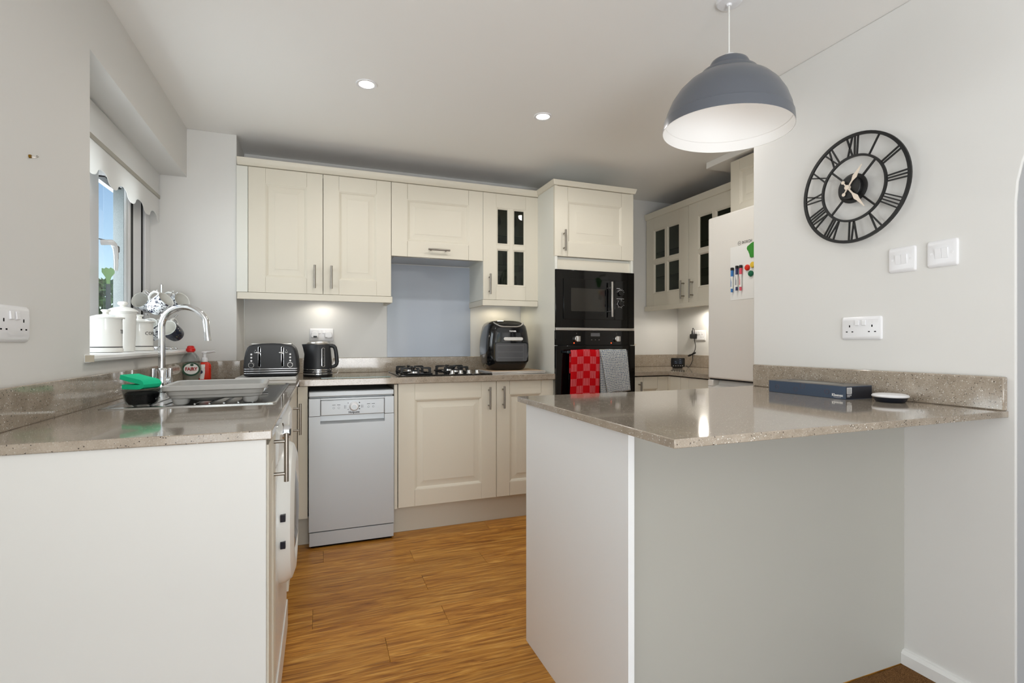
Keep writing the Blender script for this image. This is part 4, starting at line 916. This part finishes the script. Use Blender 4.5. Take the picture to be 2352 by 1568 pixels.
# fridge freezer
FX=2.215
fr=thing('fridge_freezer','tall white fridge freezer partly hidden by the clock wall','fridge',(FX,2.4695,0),R(-90))
BX('cabinet_body',FRIDGE,fr,0,.065,.02,.60,.64,1.855,bev=.004)
fd=BX('fridge_door',FRIDGE,fr,0,0,.8935,.60,.06,1.862,bev=.010,seg=4)
g=G(); prof=[(0,.08),(.06,.08),(.06,.885),(.045,.885),(.040,.862),(.010,.858),(0,.853)]
z0=.08; g.box(0,0,.08,.60,.06,.845); g.prism([(.0,.845),(.06,.845),(.06,.885),(.0,.885)],'x',0,.042); g.prism([(0,.845),(.06,.845),(.06,.885),(.047,.885),(.040,.856)],'x',.042,.6)
fz=g.done('freezer_door',FRIDGE,fr,bev=.004); BX('door_gap',GASKET,fr,.004,.012,.8855,.596,.06,.893)
g=G().tube([(.249+.0115*math.cos(a),-.0006,1.6690+.0115*math.sin(a)) for a in [2*PI*k/24 for k in range(24)]],.0009,5,closed=True); g.box(.243,-.0012,1.6690-.0006,.255,-.0002,1.6690+.0006); g.box(.2435,-.0012,1.6635,.2455,-.0002,1.6745); g.box(.2525,-.0012,1.6635,.2545,-.0002,1.6745); g.done('door_emblem',GRYINK,fd)
text('brand_lettering','BOSCH',.0205,GRYINK,fd,FRONT(.303,-.0003,1.669),bold=.0006,sx=1.05)
BX('foot_grille',GASKET,fr,.01,.03,.0,.59,.06,.075)
ns=thing('memo_sheet','white magnetic memo sheet on the fridge door behind the marker pens','sheet',(FX-.0004,2.287,1.352),R(-90)); BX('sheet',PAPER,ns,0,-.0008,0,.30,0,.303)
def pen(y,zt,zb,m,label,tilt):
    t=thing('marker_pen',label,'pen',(FX-.011,y,zb),R(-90),group='marker pens on the fridge'); t.rotation_euler=(0,R(tilt),R(-90)); L=zt-zb
    G().cyl((0,0,.02),(0,0,L*.66),.0068,16).done('barrel',PAPER,t); G().cyl((0,0,0),(0,0,.024),.0058,16).done('end_cap',m,t)
    G().cyl((0,0,L*.64),(0,0,L*.9),.0075,16).done('cap',m,t); G().cyl((0,0,L*.88),(0,0,L),.0088,16).done('eraser_tip',BLACK,t,bev=.002)
    g=G()
    for k in range(3): g.box(-.0035+.003*k,-.0072,.03,-.0025+.003*k,-.0064,L*.58-.01*k)
    g.done('barrel_print',m,t)
pen(2.2668,1.537,1.397,BLUEP,'blue marker pen with black tip, leftmost on the fridge',1.2); pen(2.2312,1.543,1.4035,NAVYP,'navy marker pen between the blue and the pink on the fridge',1.2); pen(2.2028,1.543,1.401,PINKP,'pink marker pen on the fridge, nearest the red magnet',1)
def magnet(y,z,m,label,r_=.0165):
    t=thing('fridge_magnet',label,'magnet',(FX-.0015,y,z),R(-90),group='round magnets on the fridge'); G().lathe([(r_,0),(r_,.006),(r_*.8,.010),(0,.0115)],24,(0,0,0),(0,-1,0)).done('magnet_button',m,t)
magnet(2.1605,1.524,MRED,'round red magnet on the fridge'); magnet(2.122,1.534,MYEL,'round yellow magnet on the fridge'); magnet(2.136,1.488,MGRN,'round dark green magnet on the fridge')
lm=thing('leaf_magnet','flat leaf green shaped magnet below the fridge lettering','magnet',(FX-.0013,2.1642,1.575),R(-90))
P=[(0,.056),(.004,.066),(.016,.072),(.03,.080),(.055,.086),(.085,.080),(.095,.06),(.085,.045),(.075,.015),(.06,.0),(.03,.0),(.022,.004),(.018,.020),(.010,.038),(.002,.048)]
G().prism(P,'y',0,-.004).done('shape',MLEAF,lm,bev=.001)
oc=thing('overfridge_cabinet','cream cupboard above the fridge next to the clock wall','cabinet',(2.389,2.4665,0),R(-90))
carcass(oc,.0,.60,.021,.47,1.88,2.226); door(oc,.0,1.88,.60,2.228,m=.070,field=.03)
# ------------------------------------------------------------------ peninsula
pw=thing('peninsula_worktop','glossy speckled quartz peninsula worktop jutting from the clock wall','worktop',(.69,.8663,ZW))
g=G().prism([(0,0),(XR-.69-.0005,.012),(XR-.69-.0005,.9535),(XR-.69-.5,.898),(0,.898)],'z',-.0197,0); g.done('top',QUARTZ,pw,bev=.002)
BX('upstand',QUARTZ,pw,XR-.69-.0205,.014,0,XR-.69-.0005,.9385,.100,bev=.004)
pb=thing('peninsula_cabinet','white and grey boarded base carrying the peninsula worktop','cabinet',(.72,1.165,0))
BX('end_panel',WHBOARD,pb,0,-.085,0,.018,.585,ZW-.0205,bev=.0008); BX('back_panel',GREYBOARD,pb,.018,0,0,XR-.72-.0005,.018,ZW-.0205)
BX('kitchen_side',CREAM,pb,.018,.567,.15,XR-.72-.0005,.585,ZW-.0205); BX('plinth',PLINTH,pb,.018,.51,0,XR-.72-.0005,.528,.149)
tb=thing('tissue_box','navy cardboard tissue box with an oval opening on the peninsula','tissue box',(1.728,1.251,ZW+.0003))
G().prism([(0,0),(.136,0),(.136,.0455),(0,.0455)],'y',0,.325).done('side_walls',NAVY,tb,bev=.0008)
G().prism([(.002,.002),(.134,.002),(.134,.0435),(.002,.0435)],'y',-.0006,-.0001).done('dark_end',NAVYDK,tb)
ov_=[(.068+.045*math.cos(a),.172+.115*math.sin(a)) for a in [2*PI*k/32 for k in range(32)]]
sq=[]
for k in range(32):
    a=2*PI*k/32; c,s=math.cos(a),math.sin(a); m_=max(abs(c)/.068,abs(s)/.1625); sq.append((.068+c/m_,.1625+s/m_))
g=G(); g.loft([[(x,y,.0457) for x,y in sq],[(x,y,.0475) for x,y in sq],[(x,y,.0480) for x,y in ov_],[(x,y,.0457) for x,y in ov_]],False,False); tl=g.done('box_top',mat('grey_card',(112,108,104),.5),tb)
G().prism(ov_,'z',.0458,.0461).done('opening',mat('tissue_grey',(150,148,140),.8),tl)
text('brand_lettering','Kleenex',.0125,WHINK,tb,Matrix.Translation((-.0004,.030,.013))@Matrix.Rotation(R(-90),4,'Z')@Matrix.Rotation(R(90),4,'X'),bold=.0005)
G().tube([(-.0004,.044,.006),(-.0004,.03,.0045),(-.0004,.016,.006)],.0005,5).done('underline',WHINK,tb)
fm=BX('grid_mark',WHINK,tb,.006,-.0011,.020,.030,-.0006,.0415); g=G()
for i in range(3):
    for j in range(4): g.box(.0085+.0065*i,-.0014,.0225+.0045*j,.0125+.0065*i,-.0010,.0252+.0045*j)
g.done('grid_cells',NAVYDK,fm); g=G()
for z,l in ((.016,.022),(.0125,.022),(.009,.014)): g.box(.007,-.0011,z,.007+l,-.0006,z+.0014)
g.done('small_print',WHINK,tb)
for y,z,r_ in ((.285,.022,.008),(.20,.020,.008),(.17,.035,.010),(.07,.022,.009)):
    G().tube([(-.0003,y+r_*math.cos(a),z+r_*math.sin(a)) for a in [2*PI*k/16 for k in range(16)]],.0006,4,closed=True).done('faint_ring',mat('rust_print_%d'%int(y*1000),(96,78,80),.5),tb)
dv=thing('smart_puck','round white-topped navy gadget on the peninsula beside the tissue box','gadget',(1.812,1.155,ZW+.0003))
G().lathe([(0,0),(.040,0),(.043,.003),(.048,.014),(.050,.017)],40).done('base',NAVYPL,dv); G().lathe([(.050,.0165),(.0525,.018),(.053,.021),(.050,.025),(.04,.0275),(0,.029)],40).done('top_cover',WHPL,dv)
# ------------------------------------------------------------------ clock and switches on the wall
ck=thing('wall_clock','large black skeleton wall clock with Roman numerals','clock',(1.8755,1.330,1.690),R(-90))
def flatring(ro,ri,y0,y1,n=72): return G().loft([[(r_*math.cos(2*PI*i/n),y,r_*math.sin(2*PI*i/n)) for i in range(n)] for r_,y in ((ro,y0),(ro,y1),(ri,y1),(ri,y0),(ro,y0))],False,False)
flatring(.204,.193,-.004,.004).done('outer_ring',BLKMET,ck); flatring(.1245,.1165,-.004,.004).done('inner_ring',BLKMET,ck)
hub=G().lathe([(.055,.003),(.055,-.003),(.053,-.004),(0,-.004)],40,(0,0,0),(0,1,0),cap0=True).done('hub',BLKMET,ck); G().lathe([(.043,.0),(.043,.016),(.041,.018),(0,.018)],40,(0,-.003,0),(0,-1,0)).done('hub_cap',BLKMET,hub)
rot=R(0)
def bar(g,p,q,w_):
    p=Vector(p);q=Vector(q);d=(q-p).normalized();n=Vector((-d.y,d.x))*w_/2; P=[p+n,q+n,q-n,p-n]; g.prism([tuple(x) for x in P],'y',-.003,.003)
for k in range(4):
    a=R(45+90*k); g=G(); bar(g,(.05*math.cos(a),.05*math.sin(a)),(.119*math.cos(a),.119*math.sin(a)),.006); g.done('spoke',BLKMET,ck)
NUM=['XII','I','II','III','IIII','V','VI','VII','VIII','IX','X','XI']
for h,s in enumerate(NUM):
    a=R(90-30*h); er=Vector((math.cos(a),math.sin(a))); et=Vector((math.sin(a),-math.cos(a))); g=G(); wd={'I':.012,'V':.030,'X':.030}; tot=sum(wd[c] for c in s); x=-tot/2
    for c in s:
        w_=wd[c]; xc=x+w_/2; x+=w_
        f=lambda t,r_: er*r_+et*t*(.78+.22*(r_-.12)/.075)
        if c=='I': bar(g,f(xc,.1225),f(xc,.196),.0045)
        if c=='V': bar(g,f(xc-.011,.196),f(xc,.1225),.0045); bar(g,f(xc+.011,.196),f(xc,.1225),.0045)
        if c=='X': bar(g,f(xc-.011,.196),f(xc+.011,.1225),.0045); bar(g,f(xc+.011,.196),f(xc-.011,.1225),.0045)
    g.done('numeral',BLKMET,ck)
HND=mat('ivory_metal',(226,212,196),.4,.2)
def hand(vec,tail,y):
    v=Vector(vec); L=v.length; d=v.normalized(); n=Vector((-d.y,d.x)); T=lambda a,b: tuple(d*a+n*b)
    g=G().prism([T(0,.003),T(L*.3,.0025),T(L*.5,.009),T(L*.62,.006),T(L,.0008),T(L,-.0008),T(L*.62,-.006),T(L*.5,-.009),T(L*.3,-.0025),T(0,-.003)],'y',y-.001,y+.001); g.prism([T(0,.003),T(-tail,.002),T(-tail,-.002),T(0,-.003)],'y',y-.001,y+.001)
    c=T(-tail-.006,0); g.lathe([(.0065,-.001),(.0065,.001)],16,(c[0],y,c[1]),(0,1,0),True,True); g.done('hand',HND,ck)
hand((.052,.072),.022,-.026); hand((.064,-.085),.022,-.029); G().cyl((0,-.022,0),(0,-.033,0),.009,16).done('hand_boss',HND,ck)
G().cyl((0,.003,0),(0,.0238,0),.032,24).done('wall_mount',BLKMET,ck)
def switch(loc,label):
    t=thing('light_switch',label,'switch',loc,R(-90),group='double light switches'); plate(G(),.087,.087).done('faceplate',WHPL,t)
    for x in (-.0095,.0095): G().prism([(-.008,-.0165),(-.0095,-.0165),(-.0135,.0165),(-.008,.0165)],'x',x-.0092,x+.0092).done('rocker',WHPL,t,bev=.0006)
    for x in (-.030,.030): G().cyl((x,-.008,0),(x,-.0098,0),.0042,14).done('screw_cap',WHPL,t,bev=.0005)
switch((XR,1.169,1.3988),'white double light switch below the clock, farther from the arch'); switch((XR,1.0468,1.401),'white double light switch nearer the arch edge')
socket((XR,1.3107,1.1637),R(-90),'white double socket above the peninsula under the clock')
socket((XL,1.5387,1.155),R(90),'white double socket on the left wall above the sink run')
sw=thing('screw_hook','small brass screw and wall plug left in the left wall','hook',(XL,1.631,1.580),R(90)); G().cyl((-.004,0,0),(-.004,-.004,0),.0045,12).done('wall_plug',BRASS,sw); G().tube([(-.001,0,0),(0,-.012,0),(.002,-.015,.003),(.004,-.012,.005)],.0016,6).done('screw',STEEL,sw)
# ------------------------------------------------------------------ lights
def downlight(loc,label):
    t=thing('downlight',label,'light',loc,group='ceiling downlights'); G().lathe([(.033,0),(.034,-.003),(.045,-.004),(.047,-.001),(.047,0)],36).done('bezel',WHPL,t); G().lathe([(.0335,-.0022),(0,-.0022)],28).done('lens',GLOW,t)
    l=bpy.data.lights.new('lamp','SPOT'); l.energy=10.5; l.spot_size=R(168); l.spot_blend=.5; l.shadow_soft_size=.035; l.color=(1,.97,.93); o=bpy.data.objects.new('lamp',l); col.objects.link(o); o.parent=t; o.location=(0,0,-.01)
downlight((.2,2.40,ZC),'round ceiling downlight, left of the two'); downlight((1.0885,2.416,ZC),'round ceiling downlight, right of the two near the oven housing')
downlight((1.76,2.10,ZC),'added unseen ceiling downlight behind the pendant lamp, brightening the right corner')  # extra downlight, added out of sight to light the right-hand corner
def under(loc,label,m,power,c):
    t=thing('under_cabinet_light',label,'light',loc,group='under cabinet lights'); G().lathe([(.036,0),(.036,-.010),(.032,-.012)],28).done('housing',SATIN,t); G().lathe([(.032,-.0115),(0,-.0115)],24).done('lens',m,t)
    l=bpy.data.lights.new('lamp','SPOT'); l.energy=power; l.spot_size=R(174); l.spot_blend=.3; l.shadow_soft_size=.03; l.color=c; o=bpy.data.objects.new('lamp',l); col.objects.link(o); o.parent=t; o.location=(0,0,-.02)
under((.02,3.44,1.3970),'small round light under the cabinet above the kettle',GLOW,.8,(1,.93,.82)); under((1.21,3.43,1.3970),'small round light under the cabinet above the air fryer',GLOWW,.8,(1,.86,.6)); under((2.74,3.10,1.4035),'small round light under the right corner cabinet',GLOW,5.0,(1,.93,.82))
tag(G().tube([(2.70,3.42,1.402),(2.70,3.36,1.392),(2.71,3.30,1.388),(2.72,3.25,1.40)],.0015,6).done('lamp_lead',GRYINK),'thin lead drooping under the right corner cabinet','cable')
pdl=thing('pendant_lamp','large slate grey dome pendant lamp with white inside over the peninsula','lamp',(1.322,1.372,0)); ZR=1.842
pf=[(.212,0),(.212,.004),(.2105,.018),(.2085,.035),(.206,.037),(.200,.062),(.186,.098),(.165,.132),(.138,.160),(.112,.177),(.100,.182),(.098,.186),(.093,.197),(.078,.206),(.069,.209),(.067,.213),(.066,.222),(.060,.234),(.045,.243),(.020,.247)]
tilt=Matrix.Translation((0,0,ZR+.2))@Matrix.Rotation(R(2.6),4,Vector((math.sin(R(44)),math.cos(R(44)),0)))@Matrix.Translation((0,0,-ZR-.2))
g=G().lathe(pf,72,(0,0,ZR)); s_=g.done('shade',LAMPG,pdl); s_.matrix_local=tilt
g=G().lathe([(r_-.0018,z-.0) for r_,z in pf if z<.24]+[(.02,.236)],72,(0,0,ZR)); g.loft([[(r_*math.cos(2*PI*i/72),r_*math.sin(2*PI*i/72),ZR) for i in range(72)] for r_ in (.2102,.212)],False,False); i_=g.done('shade_lining',LAMPW,s_)
G().lathe([(.022,.246),(.022,.256),(.018,.260),(.006,.262),(0,.262)],24,(0,0,ZR)).done('shade_collar',WHPL,s_)
G().cyl((0,0,ZR+.258),(0,0,ZC-.012),.0028,8).done('cord',CORD,pdl); G().lathe([(.043,ZC-.0),(.043,ZC-.004),(.038,ZC-.010),(.010,ZC-.012),(.007,ZC-.018),(0,ZC-.018)],36).done('ceiling_rose',WHPL,pdl)
G().cyl((0,0,ZR+.236),(0,0,ZR+.19),.018,16).done('lampholder',WHPL,s_); G().ball((0,0,ZR+.165),.028,20,(1,1,1.15)).done('bulb',BULB,s_)
l=bpy.data.lights.new('lamp','POINT'); l.energy=.12; l.shadow_soft_size=.03; l.color=(1,.98,.96); o=bpy.data.objects.new('lamp',l); col.objects.link(o); o.parent=pdl; o.location=(0,0,ZR+.11)
